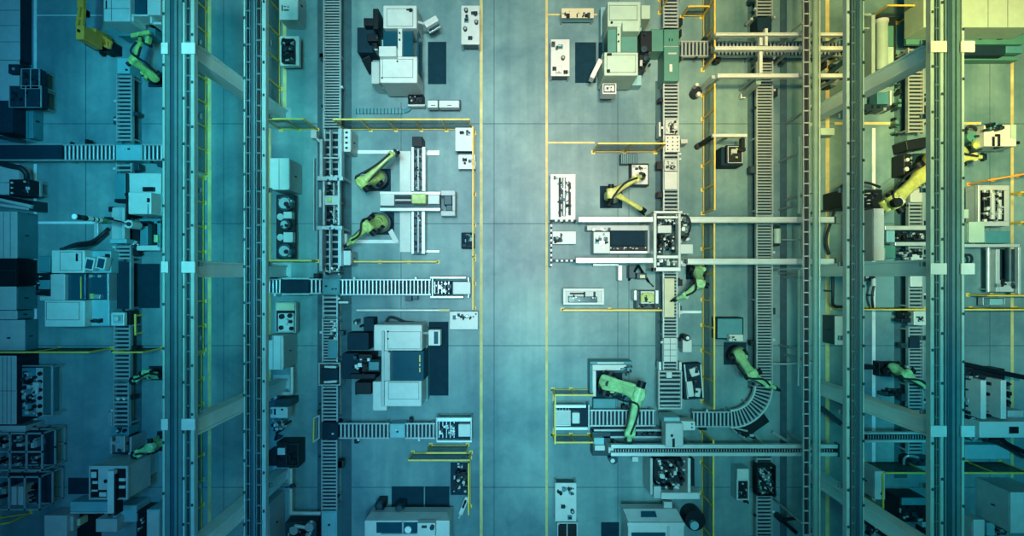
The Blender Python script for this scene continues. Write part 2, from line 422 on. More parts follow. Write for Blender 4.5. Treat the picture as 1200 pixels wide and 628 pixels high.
# V2
conveyor('long closely spaced roller conveyor from the top edge beside the upper left milling centre', 379, -20, 399.5, 150, 'y', pitch=3.25)
conveyor('roller conveyor under the lifting gantry left of the green robots', 380, 151, 398, 322, 'y', pitch=8.5)
conveyor('roller conveyor below the upper teal crossing on the long line', 378, 346, 396, 372, 'y', pitch=4.6)
conveyor('roller conveyor with white clips left of the middle machining centre', 377.5, 373, 396, 424, 'y', pitch=3.4)
conveyor('roller conveyor between the dark stop frame and lower crossing', 377, 452, 396, 494, 'y', pitch=4.1)
conveyor('roller conveyor below the dark lower crossing at the bottom', 376.5, 515, 395.5, 598, 'y', pitch=4.1)
deckbox('teal deck at the bottom end of the long roller line', 376.5, 599, 395, 640, .8, 'cyanpaint', seed=9, marks=2)
deckbox('teal crossing unit of the long line and the upper cross conveyor', 377.5, 326, 398, 345.5, .82, 'tealpaint', seed=5)
deckbox('dark crossing unit of the long line and the lower cross conveyor', 377.5, 495, 396, 514.5, .8, 'navy', seed=6, marks=1)
# H2
conveyor('short roller conveyor at the left end of the upper cross line', 313.5, 326.5, 329.5, 344.5, 'x', pitch=4)
beltconv('dark belt conveyor section with steel guides under the column', 330, 325.5, 362, 345.5, 'x')
conveyor('four-roller conveyor between dark belt and teal crossing', 362.5, 326.5, 377, 344.5, 'x', pitch=4)
conveyor('upper cross roller conveyor from teal crossing toward the yellow fence', 399, 327, 505, 346, 'x', pitch=4.35)
# H3
conveyor('lower cross roller conveyor left half, beside the dark crossing', 397, 495.5, 456.5, 514, 'x', pitch=4.3)
deckbox('small teal unit in the middle of the lower cross conveyor', 457, 496.5, 474.5, 513, .82, 'cyanpaint', seed=12, marks=2)
conveyor('lower cross roller conveyor right half, beside the loading frame', 475, 495.5, 510, 514, 'x', pitch=4.3)
# V3
conveyor('roller conveyor at the top edge right of the upper right milling centre', 777, -20, 795, 33, 'y', pitch=4.0)
conveyor('roller conveyor below the green cover on the centre right line', 777, 96, 795.5, 165, 'y', pitch=3.9)
conveyor('roller conveyor under white pallets above the portal frame', 777, 166, 795.5, 247, 'y', pitch=4.4)
conveyor('roller conveyor below the portal frame with cream pallet', 776.5, 318, 794, 396, 'y', pitch=3.9)
conveyor('roller conveyor with white tiled pallet under the centre right portal', 776.5, 397, 794, 433, 'y', pitch=3.9)
# V4
conveyor('roller conveyor at the top edge above the upper cross line on the right', 886, -20, 905.5, 19, 'y', pitch=3.6)
conveyor('long straight roller conveyor between right fence and cable ladder, upper part', 886, 72, 906, 250, 'y', pitch=3.45)
conveyor('long straight roller conveyor between right fence and cable ladder, lower part', 886, 251, 905.5, 452, 'y', pitch=3.45)
conveyor('roller conveyor below the twin rails at the bottom right of centre', 886, 536, 905, 640, 'y', pitch=4.2)
# H4
conveyor('upper right cross roller conveyor left part beside the green cover', 797.5, 48, 884, 66.5, 'x', pitch=4.2)
conveyor('upper right cross roller conveyor right part under the white beams', 884.5, 48, 991, 66.5, 'x', pitch=4.2)
# H5, H6
conveyor('short roller conveyor leading into the curved conveyor', 811, 482, 856, 500.5, 'x', pitch=4.2)
conveyor('roller conveyor passing under the large green robot arm', 691.5, 480, 768, 499.5, 'x', pitch=4.3)
# V5
conveyor('roller conveyor on the far right line under the diagonal column', 1063.5, 56, 1082.5, 156, 'y', pitch=4.2)
conveyor('roller conveyor on the far right line beside yellow-green robots', 1064, 215, 1082, 318, 'y', pitch=4.2)
conveyor('roller conveyor on the far right line with the white pallet', 1064, 319, 1082, 362, 'y', pitch=4.2)
conveyor('roller conveyor on the far right line below the white clamp', 1064, 382, 1082, 446, 'y', pitch=4.0)
conveyor('roller conveyor at the lower end of the far right line', 1063.5, 447, 1082, 532, 'y', pitch=4.0)

# curved conveyor
t = thing('curved_roller_conveyor', 'curved roller conveyor bending up to the straight line below the green robot', 'conveyor', 880, 476)
z = .75; cc = P(856, 452, z); k = (H-z)/F
def arc(r0, r1, z0, z1, a0, a1, n=18):
    mm = M(); rings = []
    for i in range(n+1):
        a = a0+(a1-a0)*i/n; c_, s_ = math.cos(a), math.sin(a)
        rings.append([(cc.x+r0*k*c_, cc.y+r0*k*s_, z0), (cc.x+r1*k*c_, cc.y+r1*k*s_, z0), (cc.x+r1*k*c_, cc.y+r1*k*s_, z1), (cc.x+r0*k*c_, cc.y+r0*k*s_, z1)])
    mm.loft(rings); return mm
part('side_rail', t, arc(28, 30, z-.16, z+.03, -PI/2, 0), 'alu'); part('side_rail', t, arc(48, 50, z-.16, z+.03, -PI/2, 0), 'alu')
part('drip_tray', t, arc(30, 48, z-.17, z-.14, -PI/2, 0), 'navy')
for i in range(15):
    a = -PI/2 + (i+.5)*PI/2/15; d = Vector((math.cos(a), math.sin(a), 0)); o_ = Vector((cc.x, cc.y, z-.05))
    part('roller', t, M().cyl(o_+d*30*k, o_+d*48*k, .028, .045, 10), 'roller')
for a in (-PI/2+.05, -PI/4, -.05):
    for r in (29, 49):
        part('leg', t, M().cyl((cc.x+r*k*math.cos(a), cc.y+r*k*math.sin(a), 0), (cc.x+r*k*math.cos(a), cc.y+r*k*math.sin(a), z-.16), .035), 'steel')

# ------------------------------------------------------------------ fences
def fence(label, x0, y0, x1, y1, h=1.6, gap=.9, panel=True, m_='yellow', midrail=False, foot=None):
    a = P(x0, y0); b_ = P(x1, y1)
    t = thing('safety_fence', label, 'fence', (x0+x1)/2, (y0+y1)/2, 'yellow safety fences around the machine cells')
    d = (b_-a); L = d.length; d.normalize(); n = max(1, round(L/gap))
    up = Vector((0,0,1)); c_ = t.location
    r = .026
    first = None
    for i in range(n+1):
        p = a + d*L*i/n
        if first is None:
            mm = M(); mm.beam(p, p+up*h, .055, .055); mm.w(p.x-.07, p.y-.07, p.x+.07, p.y+.07, 0, .012)
            first = part('post', t, mm, m_); p0 = p
        else: put(first, t, p-p0)
    part('top_rail', t, M().beam(a+up*h, b_+up*h, .055, .05), m_)
    part('bottom_rail', t, M().beam(a+up*.15, b_+up*.15, .04, .04), foot or m_)
    if midrail: part('middle_rail', t, M().beam(a+up*h*.55, b_+up*h*.55, .035, .035), m_)
    if panel: part('mesh_panel', t, M().beam(a+up*(h*.5+.08), b_+up*(h*.5+.08), .012, h-.22), 'mesh' if not foot else 'densemesh')
    return t
fence('long yellow guard fence beside the left girder, upper third', 243, -15, 243, 205, 1.5)
fence('long yellow guard fence beside the left girder, middle third', 240, 209, 240, 410, 1.5, .95)
fence('long yellow guard fence beside the left girder, lower third', 238, 414, 238, 650, 1.5, 1.0)
fence('yellow fence left of the small engine bench at the top', 329, -15, 329, 134, 1.55, 1.0)
fence('yellow fence under the first left column, short cross piece', 329.5, 152, 372, 152, 1.9, .9)
fence('yellow fence along the top of the two-robot cell', 405, 152.5, 553, 152.5, 1.9, .95)
fence('yellow fence down the right side of the two-robot cell', 556, 156, 556, 300, 1.1, 1.2)
fence('yellow fence right of the upper cross conveyor end', 556, 304, 556, 361, 1.1, 1.2)
fence('low yellow barrier below the engine cart at the left', 316, 306, 372, 306, .9, 1.3, False)
fence('low yellow barrier along the bottom of the two-robot cell', 411, 307, 513, 307, .7, 1.3, False)
fence('small yellow barrier frame below the lower cross conveyor end', 505, 521, 548, 521, 1.3, 1.4)
fence('yellow screen below the lower cross conveyor end', 484, 530, 552, 530, 1.2, 2.0)
fence('yellow fence beside the small robot tools near the bottom aisle', 551, 536, 551, 593, 1.0, 1.8)
fence('yellow barrier across the left line below the large lathe', 8, 408, 131, 408, 1.5, 2.1, foot='black')
fence('yellow barrier right of the left line, cut off by the girder', 157, 408, 190, 408, 1.5, 1.0, foot='black')
fence('yellow fence at the top edge right of the centre line', 799, 20, 822, 20, 1.1, .8)
fence('yellow fence left of the centre right line at the top edge', 773, 0, 773, 15, 1.5, .5)
fence('tall yellow fence right of the centre, top part', 823.5, -15, 823.5, 82, 1.65, 1.0)
fence('tall yellow fence right of the centre, part beside the dark pump box', 823.5, 112, 823.5, 250, 1.65, 1.0)
fence('tall yellow fence right of the centre, part beside the navy box', 823, 262, 823, 470, 1.65, 1.0)
fence('tall yellow fence right of the centre, bottom part', 822, 505, 822, 650, 1.65, 1.1)
fence('yellow screen above the lone two-armed robot', 695, 178.5, 768, 178.5, 1.85, 1.0)
fence('low yellow barrier below the shallow tray bench', 659, 362.5, 770, 362.5, .8, 1.5, False)
fence('yellow fence above the loading frame of the large robot cell', 648, 456, 690, 456, 1.4, .9)
fence('yellow fence at the left of the loading frame of the large robot cell', 648, 458, 648, 510, 1.4, 1.6, False)
fence('yellow fence below the loading frame of the large robot cell', 648, 509, 690, 509, 1.35, .75)
fence('yellow barrier crossing the right bay above the white cabinet', 975, 361, 1062, 361, 1.3, 1.4, foot='black')
fence('yellow barrier crossing the far right bay below the grey test frame', 1085, 361, 1190, 361, 1.3, 1.4, foot='black')
fence('dark yellow barrier just under the grey test frame', 1134, 345.5, 1190, 345.5, 1.2, 1.0, foot='black')
fence('yellow barrier in front of the large teal box at the bottom right', 1093, 541, 1172, 541, 1.6, 1.2, foot='black')
fence('yellow barrier across the lower end of the far right line', 1012, 541, 1060, 541, 1.6, 1.2, foot='black')
fence('yellow fence beside the narrow white box at the bottom right', 1010, 543, 1010, 580, 1.6, .7)
fence('yellow platform railing at the top right beside the white tank', 1012, 27, 1052, 27, 1.8, 1.2)
fence('golden screen above the engine test frame on the far right', 1135, 216, 1192, 206, 1.2, 1.0, True, 'mustard')
fence('short yellow barrier at the right edge by the engine test frame, upper', 1180, 228, 1210, 228, .8, .6, False)
fence('short yellow barrier at the right edge by the engine test frame, lower', 1180, 262, 1210, 262, .8, .6, False)

t = thing('gate_frame', 'small yellow and white hinged gate left of the lower crossing', 'gate', 370, 502)
part('frame', t, M().beam(P(367.5, 518, .9), P(368, 490, .9), .05, .05).beam(P(367.5, 518, .1), P(368, 490, .1), .05, .05), 'yellow')
part('leaf', t, M().beam(P(374, 513, .9), P(374, 487, .9), .04, .04).beam(P(368, 490, .9), P(374, 487, .9), .04, .04).beam(P(367.5, 518, .9), P(374, 513, .9), .04, .04), 'alu')
for q in ((367.5, 518), (368, 490), (374, 513), (374, 487)): part('post', t, M().beam(P(q[0], q[1], 0), P(q[0], q[1], .9), .04, .04), 'yellow')

# striped barrier beside the aisle
def striped(label, x0, y0, x1, y1, n):
    t = thing('striped_barrier', label, 'barrier', (x0+x1)/2, (y0+y1)/2)
    a = P(x0, y0, .9); b_ = P(x1, y1, .9)
    d = b_-a
    for i in range(n): 
        part('stripe', t, M().beam(a+d*i/n, a+d*(i+1)/n, .07, .07), 'black' if i % 2 == 0 else 'white')
    for q in (0, .5, 1):
        p = a+d*q; part('post', t, M().beam((p.x, p.y, 0), p-Vector((0,0,.035)), .05, .05), 'black')
striped('black and white striped barrier down the aisle edge beside the small white bench', 646, 260, 646, 312, 18)
striped('black and white striped barrier joining the lower gantry beam', 648.5, 305.5, 674, 305.5, 9)
striped('black and white striped edge bar at the foot of the long white bench', 647, 258.5, 675, 258.5, 9)

# ------------------------------------------------------------------ machines
def build(name, label, cat, cx, cy, parts, group=None):
    t = thing(name, label, cat, cx, cy, group)
    t_parts = {}
    for e in parts:
        pn, mt, bv, bxs = e[:4]
        par = t
        if len(bxs) > 1 and pn not in WHOLE:
            for q in bxs: t_parts[pn] = one(t, pn, mt, bv, [q])
            continue
        t_parts[pn] = one(t, pn, mt, bv, bxs)
    return t
def one(t, pn, mt, bv, bxs):
    mm = M()
    for q in bxs:
        if not isinstance(q[0], str): mm.b(*q)
        elif q[0] == 'd': mm.disc(*q[1:])
        elif q[0] == 'r': mm.rb(*q[1:])
        elif q[0] == 't': mm.tube([P(*w) for w in q[1]], q[2])
        elif q[0] == 'm': mm.beam(P(*q[1]), P(*q[2]), q[3], q[4])
        elif q[0] == 'c': mm.cyl(P(*q[1]), P(*q[2]), q[3], q[4] if len(q) > 4 else None)
    return part(pn, t, mm, mt, bv)
WHOLE = {'frame', 'rim', 'outline', 'panel_gap', 'front_frame', 'tool_tray', 'tray_rim', 'mast', 'boom', 'slat', 'bin'}
def frame_boxes(x0, y0, x1, y1, w, z0, z1):      # rectangular ring
    return [(x0, y0, x1, y0+w, z0, z1), (x0, y1-w, x1, y1, z0, z1), (x0, y0+w, x0+w, y1-w, z0, z1), (x1-w, y0+w, x1, y1-w, z0, z1)]
def mech(t, x0, y0, x1, y1, z0, zt, n, seed, mats=('black', 'darksteel', 'alu'), name='mechanism', smin=1.5, smax=5):
    """a cluster of housings, shafts and fittings, grouped by finish"""
    rnd = random.Random(seed); by = {}
    for i in range(n):
        m_ = rnd.choice(mats); mm = by.setdefault((m_, i) if n <= 24 else m_, M())
        w = rnd.uniform(smin, smax); h = rnd.uniform(smin, smax)
        w = min(w, x1-x0); h = min(h, y1-y0)
        x = rnd.uniform(x0, x1-w); y = rnd.uniform(y0, y1-h); z = z0 + rnd.uniform(.25, 1)*(zt-z0)
        s = rnd.random()
        if s < .35: mm.disc(x+w/2, y+h/2, z0, z, min(w, h)/2, 12)
        elif s < .5: mm.cyl(P(x, y+h/2, z), P(x+w, y+h/2, z), .04); mm.b(x, y, x+w*.4, y+h, z0, z-.02)
        else: mm.b(x, y, x+w, y+h, z0, z)
    for m_, mm in by.items(): part(name, t, mm, m_[0] if isinstance(m_, tuple) else m_, 0.008)
def seams(t, x0, y0, x1, y1, z, xs=(), ys=(), handle=None):
    mm = M()
    for x in xs: mm.b(x-.25, y0, x+.25, y1, z, z+.006)
    for y in ys: mm.b(x0, y-.25, x1, y+.25, z, z+.006)
    if mm.v: part('panel_gap', t, mm, 'darksteel')
    if handle: part('handle', t, M().b(*handle), 'black', .01)

def ringpx(x0, y0, x1, y1, z): return frame_boxes(x0, y0, x1, y1, .45, z, z+.008)

# upper left milling centre
t = build('machining_centre', 'white machining centre at the top, with a tilted control panel and open roof', 'machine', 468, 60, [
 ('base', 'cyanpaint', .02, [(447, 14, 492, 104, 0.0, .7)]),
 ('upper_housing', 'white', .04, [(449, 6, 488.5, 33, .7, 2.35)]),
 ('lower_housing', 'white', .04, [(445, 66, 489, 97, .3, 2.25)]),
 ('roof_window', 'glass', .01, [(449, 33.2, 466, 66, .7, 2.05), (471.5, 33.2, 484, 66, .7, 2.05)]),
 ('roof_beam', 'white', .02, [(466, 33.2, 471.3, 66, 1.0, 2.3)]),
 ('spindle_cover', 'white', .02, [(444, 54, 464.5, 66, 1.2, 2.62)]),
 ('coolant_tank', 'whiteb', .03, [(435, 72, 444.5, 98, .1, 1.5)]),
 ('side_window', 'glass', .01, [(489, 36, 490.5, 86, .8, 2.0)]),
 ('roof_lid', 'white', .015, [(453, 10, 484, 31, 2.35, 2.38), (448, 69, 484, 91, 2.25, 2.28)]),
 ('panel_gap', 'darksteel', 0, ringpx(453, 10, 484, 31, 2.379) + ringpx(448, 69, 484, 91, 2.279)),
 ('lifting_eye', 'black', .01, [('d', 481, 11.5, 2.38, 2.45, 2.2), (476, 10.5, 480, 12, 2.38, 2.43), ('d', 465.5, 71.5, 2.28, 2.34, 1.0), ('d', 447.5, 91, 2.25, 2.32, 1.0), ('d', 468, 38, 2.3, 2.4, 1), ('d', 468, 46, 2.3, 2.4, 1)]),
])
cp = part('control_panel', t, M().rb(505, 25, 17, 7.5, 1.25, 1.75, math.radians(30)), 'white', .02)
part('screen', cp, M().rb(507.5, 29.5, 14, 5.5, 1.2, 1.5, math.radians(30)), 'glass', .01)
part('keypad', cp, M().rb(509, 33, 15, 4, 1.15, 1.3, math.radians(30)), 'alu', .01)
part('swing_arm', t, M().beam(P(489, 26, 2.0), P(497, 28, 1.9), .08, .08), 'whiteb')
t = build('tool_changer', 'dark tool changer at the left side of the top machining centre', 'machine', 432, 45, [
 ('magazine_box', 'navy', .02, [(418.5, 32, 441, 61.5, .1, .95)]),
 ('drive', 'black', .02, [(426, 21, 439, 30, .1, 1.4), (437, 10, 443.5, 34, .2, 1.9), (430, 40, 443, 48, .1, 1.5), (436, 50, 442, 58, .1, 1.4)]),
 ('swarf_chute', 'black', .02, [('m', (428, 66, .5), (437, 84, .1), .35, .3)])])
mech(t, 436, 30, 443, 60, .95, 1.6, 9, 3, ('black', 'darksteel', 'steel'))
t = build('chip_bin', 'black chip bin with swarf at the lower right corner of the top machining centre', 'bin', 487, 115, [
 ('bin', 'black', .02, frame_boxes(478, 110, 496, 122, 1.5, .05, .6) + [(479, 111, 495, 121, .05, .3)]), ('rim', 'whiteb', .01, [(478, 122, 498, 124.5, .2, .55)])])
mech(t, 480, 111, 494, 120, .3, .55, 14, 8, ('darksteel', 'steel', 'black'), 'swarf', 1, 2.5)
solo('floor_mat', M().b(501.5, 49, 523, 98.5, 0.004, .03), 'navymat', 'dark navy floor mat right of the top machining centre', 'mat', 512, 74)
t = thing('cable_duct', 'dark ribbed floor duct running left from the chip bin', 'duct', 446, 131)
part('duct', t, M().b(416, 127.5, 474, 133, .005, .08), 'tealpaint', .01)
for i in range(14): part('rib', t, M().b(417+i*4.1, 127, 418+i*4.1, 133.5, .006, .10), 'darksteel')
part('elbow', t, M().tube([P(474, 130.5, .1), P(479, 128, .15), P(481, 122.5, .2)], .08), 'tealpaint')

# upper right milling centre
t = build('machining_centre', 'cream machining centre at the top right of the aisle, with a jutting white box', 'machine', 728, 55, [
 ('base', 'cyanpaint', .02, [(704, 8, 752, 100, 0, .7)]),
 ('upper_housing', 'cream', .04, [(712, 1.5, 751, 31, .7, 2.35)]),
 ('lower_housing', 'cream', .04, [(708, 61, 748, 88.5, .3, 2.25)]),
 ('roof_window', 'greenteal', .01, [(712, 31.2, 723, 61, .7, 2.0), (728, 31.2, 747, 61, .7, 2.0)]),
 ('roof_beam', 'cream', .02, [(723.2, 31.2, 727.7, 61, 1.0, 2.3)]),
 ('spindle_cover', 'cream', .02, [(729.5, 25, 750, 36.5, 1.2, 2.62)]),
 ('side_window', 'glass', .01, [(706, 38, 707.5, 60, .8, 2.0)]),
 ('side_step', 'cream', .02, [(751.5, 6, 762, 22, .4, 1.6)]),
 ('roof_lid', 'cream', .015, [(714, 6, 747, 23.5, 2.35, 2.38), (711, 64, 745, 85, 2.25, 2.28)]),
 ('panel_gap', 'darksteel', 0, ringpx(714, 6, 747, 23.5, 2.379) + ringpx(711, 64, 745, 85, 2.279)),
 ('lifting_eye', 'black', .01, [(711.5, 62, 717, 65, 2.25, 2.33), (711.5, 81, 715, 85, 2.28, 2.33), ('d', 717, 26, 2.35, 2.42, 1.4), ('d', 725, 40, 2.3, 2.4, .9), ('d', 725, 48, 2.3, 2.4, .9)]),
 ('discharge_box', 'white', .02, [(706, 97.5, 722.5, 110, .9, 1.65)]),
 ('tool_tray', 'darksteel', 0, frame_boxes(707.5, 98.5, 721, 108, 1, 1.65, 1.72)),
])
mech(t, 709, 99.5, 720, 107, 1.65, 1.78, 6, 4, ('whiteb', 'darksteel'), 'fitting', 1.5, 3)
cp = part('control_panel', t, M().rb(699, 80, 24, 5.5, 1.0, 1.6, math.radians(64)), 'white', .02)
part('screen', cp, M().rb(696.6, 81, 18, 2.5, 1.05, 1.5, math.radians(64)), 'glass', .01)
t = build('tool_changer', 'black tool changer between the cream machining centre and the green conveyor cover', 'machine', 756, 60, [
 ('magazine_box', 'black', .02, [(750.5, 36, 764, 60, .1, 1.6), (749, 62, 760, 74, .2, 1.5), (748.5, 78, 756, 84, .2, 1.2)]),
 ('motor', 'darksteel', .02, [('d', 755, 57, 1.0, 1.9, 4), ('d', 757, 68, .5, 1.7, 3)]),
 ('bracket', 'whiteb', .01, [(750, 70, 753, 77, 1.5, 1.62)])])
mech(t, 750, 36, 763, 82, 1.2, 1.75, 16, 5, ('black', 'darksteel', 'navy', 'steel'))
solo('floor_mat', M().b(674, 49.5, 698.5, 97, 0.004, .03), 'navymat', 'dark navy floor mat left of the cream machining centre', 'mat', 686, 73)
t = build('conveyor_cover', 'large green cover with white handle over the top of the centre right line', 'cover', 782, 64, [
 ('cover', 'greenteal', .03, [(778, 34, 796, 95, .1, 1.15)]), ('side_cover', 'greenteal', .03, [(762.5, 34, 777.5, 60, .1, 1.1)]),
 ('handle', 'white', .01, [(784.5, 75, 788, 84, 1.15, 1.25)]), ('hinge', 'black', .01, [(784, 45, 785, 48, 1.15, 1.2), (787.5, 45, 788.5, 48, 1.15, 1.2), (797, 34, 799, 42, .3, .9), (796.5, 66, 799, 70, .3, .9)]),
 ('cover_strap', 'whiteb', .01, [(783, 61.5, 793, 63.5, 1.15, 1.2), (777.5, 54, 796, 54.6, 1.15, 1.17)])])

# left lathe (M3)
t = build('cnc_lathe', 'wide pale turning machine on the left with dark window and tilted monitors', 'machine', 96, 338, [
 ('base', 'tealpaint', .02, [(62, 296, 130, 380, 0, .5)]),
 ('upper_housing', 'white', .04, [(60, 293, 99, 320, .5, 1.75)]),
 ('upper_side_deck', 'cyanpaint', .03, [(99.5, 294, 130, 320, .3, 1.25)]),
 ('lower_housing', 'white', .04, [(52, 352, 99, 383, .5, 1.75)]),
 ('lower_side_deck', 'cyanpaint', .03, [(99.5, 351, 128, 382, .3, 1.25)]),
 ('window', 'glass', .015, [(76.5, 321, 100, 351.5, .5, 1.45), (101.5, 321, 126, 351.5, .5, 1.25)]),
 ('side_column', 'whiteb', .03, [(59, 321, 76, 352, .3, 1.65), (46, 347, 76, 352.5, .3, 1.2)]),
 ('warning_strip', 'yellow', 0, [(94, 324, 95.3, 350, 1.45, 1.47)]),
 ('work_lamp', 'lime', .01, [(105, 344, 109.5, 350, 1.25, 1.4)]), ('chuck', 'steel', .01, [(110, 345, 117, 350, 1.25, 1.4), ('d', 106, 323.5, 1.25, 1.4, 2), ('d', 116, 323.5, 1.25, 1.4, 2)]),
 ('roof_lid', 'white', .015, [(54, 354, 93, 375, 1.75, 1.78), (70, 295, 96, 317, 1.75, 1.78)]),
 ('panel_gap', 'darksteel', 0, ringpx(54, 354, 93, 375, 1.779) + ringpx(70, 295, 96, 317, 1.779)),
 ('handle', 'black', .01, [(88.5, 297, 90.5, 306, 1.78, 1.84)]),
 ('door_frame', 'steel', .01, [(125.5, 320, 127.3, 352, .3, 1.3)])])
mech(t, 104, 373, 121, 379, 1.25, 1.4, 7, 9, ('darksteel', 'black'), 'fitting', 2, 5)
for i, (x, y) in enumerate(((104.5, 309), (118, 308))):
    mo = part('monitor', t, M().rb(x, y, 11, 15, 1.35, 1.7, math.radians(-12)), 'white', .02)
    part('screen', mo, M().rb(x, y+.5, 7.5, 11, 1.7, 1.72, math.radians(-12)), 'glass')
mech(t, 122, 297, 129, 317, 1.25, 1.5, 9, 10, ('black', 'steel', 'darksteel'), 'cable_carrier', 1.5, 4)
t = build('hydraulic_unit', 'dark hydraulic unit at the left side of the turning machine', 'machine', 50, 332, [
 ('tank', 'black', .02, [(41.5, 320, 58.5, 346, .1, 1.1)]), ('cover', 'tealpaint', .02, [(45, 328, 58, 339, 1.1, 1.2), (46, 300, 59, 319, .1, .9)])])
mech(t, 41, 320, 47, 345, 1.1, 1.35, 8, 12, ('alu', 'darksteel', 'black'), 'valve', 1.5, 3)
t = thing('cable_hose', 'black hoses looping over the top edge of the turning machine', 'hose', 98, 288)
part('hose', t, M().tube([P(76, 291, 1.6), P(90, 286, 1.3), P(108, 283, .6), P(120, 274, .3), P(127, 268, .3)], .07), 'rubber')
part('hose', t, M().tube([P(70, 292, 1.7), P(88, 289, 1.4), P(108, 286, .5), P(118, 280, .25), P(126, 273, .25)], .05), 'rubber')

# middle milling centre (M4)
t = build('machining_centre', 'white machining centre in the middle, upright with teal window and square screen arm', 'machine', 470, 430, [
 ('base', 'cyanpaint', .02, [(449, 384, 501, 470, 0, .7)]),
 ('upper_housing', 'white', .04, [(438, 380.5, 494.5, 411, .7, 2.3)]),
 ('lower_housing', 'white', .04, [(446, 446.5, 494, 476.5, .5, 2.3)]),
 ('side_housing', 'white', .04, [(436.5, 447, 453.5, 481.5, .3, 2.05)]),
 ('side_column', 'whiteb', .03, [(447, 411, 457, 446.5, .5, 2.42)]),
 ('window', 'glass', .015, [(457, 411.2, 496.5, 446.3, .5, 2.05)]),
 ('warning_strip', 'yellow', 0, [(491.3, 416, 492.6, 424, 2.05, 2.06), (491.3, 426, 492.6, 429, 2.05, 2.06), (491.3, 431, 492.6, 436, 2.05, 2.06)]),
 ('roof_lid', 'white', .015, [(454, 388.5, 493, 409, 2.3, 2.33), (455, 448, 491, 468, 2.3, 2.33)]),
 ('panel_gap', 'darksteel', 0, ringpx(454, 388.5, 493, 409, 2.329) + ringpx(455, 448, 491, 468, 2.329)),
 ('rail_strip', 'whiteb', .01, [(447, 388, 450, 476, 2.3, 2.5)]),
 ('lifting_eye', 'black', .01, [('d', 454.5, 388.5, 2.33, 2.4, 1.1), ('d', 454.5, 397, 2.33, 2.4, .9), ('d', 456, 412, 2.42, 2.5, 1)])])
cp = part('control_panel', t, M().b(502, 386.5, 516, 405, 1.2, 1.7), 'white', .02)
part('screen', cp, M().b(508.5, 388.5, 513.5, 403, 1.7, 1.72), 'glass')
part('swing_arm', t, M().beam(P(495, 390, 1.9), P(503, 390, 1.6), .08, .08), 'whiteb')
t = build('tool_changer', 'black tool changer with navy covers left of the middle machining centre', 'machine', 420, 428, [
 ('cover', 'navy', .02, [(407, 390, 432, 410, .1, 1.0), (401, 414, 421, 444, .1, 1.0), (426, 372, 438, 388, .1, .8)]),
 ('arm', 'black', .02, [(420, 415, 436, 421, .1, 1.3), (424, 421, 446, 436, .1, 1.1), (410, 438, 440, 444, .1, 1.2), (416, 448, 435, 462, .1, 1.0)]),
 ('motor', 'tealpaint', .02, [(432, 424, 444, 434, 1.1, 1.5)])])
mech(t, 412, 416, 434, 440, 1.0, 1.5, 18, 6, ('black', 'darksteel', 'alu', 'black'))
mech(t, 416, 446, 434, 466, .6, 1.0, 8, 61, ('black', 'navy', 'darksteel'))
mech(t, 414, 372, 424, 384, .1, .9, 7, 62, ('black', 'darksteel', 'alu'))
solo('floor_mat', M().b(502.5, 377, 525.5, 463.5, 0.004, .03), 'navymat', 'long dark navy floor mat right of the middle machining centre', 'mat', 514, 420)
t = thing('cable_hose', 'black hose loop above the middle machining centre roof', 'hose', 462, 372)
part('hose', t, M().tube([P(452, 378, .5), P(456, 372, .5), P(464, 373, .4), P(474, 377, .4), P(486, 378, .3)], .05), 'rubber')
t = thing('cable_duct', 'light round duct bar above the middle machining centre', 'duct', 470, 363)
part('duct', t, M().cyl(P(418, 363.5, .12), P(515, 363.5, .12), .07), 'alu'); part('duct_end', t, M().cyl(P(515, 363.5, .12), P(527, 363.5, .12), .075), 'beige')

# bottom left large machine (M5)
t = build('transfer_machine', 'big teal machine at the bottom left with open black front and upright plate', 'machine', 150, 560, [
 ('body', 'whiteb', .04, [(104.5, 546.5, 149, 585, .9, 2.6)]),
 ('front_recess', 'black', 0, [(106.5, 550, 115, 583, 2.6, 2.61), (134, 549, 147.5, 583, 2.6, 2.61), (115, 574, 125, 583, 2.6, 2.61)]),
 ('front_label', 'white', .01, [(106.5, 553, 112.5, 560, 2.61, 2.66), (108, 564, 114, 567, 2.61, 2.66), (107, 574, 114, 576, 2.61, 2.66), (139, 560.5, 146.5, 564, 2.61, 2.66), (139, 569, 146.5, 572.5, 2.61, 2.66), (116, 577, 124, 582, 2.61, 2.66)]),
 ('upright_plate', 'white', .02, [(125.5, 552, 133, 602, 2.4, 2.85)]),
 ('cable_chain', 'black', .01, [(133.2, 556, 135.5, 604, 2.3, 2.8)]),
 ('front_frame', 'whiteb', .01, frame_boxes(104, 546, 149.5, 585.5, 1, 2.55, 2.68)),
 ('vent', 'black', 0, [('d', 123.5, 564, 2.6, 2.63, 2.2)]),
 ('foot', 'cyanpaint', .02, [(112, 545, 122, 575, 0, .9), (150, 530, 172, 560, 0, .9)])])
t = build('machine_bed', 'teal L-shaped machine bed in front of the bottom left machine', 'machine', 104, 610, [
 ('left_wing', 'whiteb', .03, [(51.5, 604, 78, 645, 0, 1.05)]), ('rear_ledge', 'cyanpaint', .03, [(82, 588, 126, 600, 0, .9)]),
 ('right_wing', 'whiteb', .03, [(112, 608, 137, 623.5, .3, 1.6)]), ('right_wing_bed', 'cyanpaint', .03, [(138, 592, 160, 612, 0, 1.1)]),
 ('well', 'black', .0, [(78.5, 604, 112, 645, 0, .4)]), ('rail', 'alu', .01, [(82, 600, 126, 602, .7, 1.0), (78.5, 605, 86, 622, .4, .8)]), ('lamp_box', 'beige', .01, [(90, 608, 94, 616, .4, .9)])])
mech(t, 111, 602, 137, 608, .9, 1.5, 9, 13, ('black', 'steel', 'darksteel'))
solo('floor_mat', M().b(80, 560, 106, 579, 0.004, .03), 'navymat', 'small dark mat left of the bottom left machine', 'mat', 92, 570)
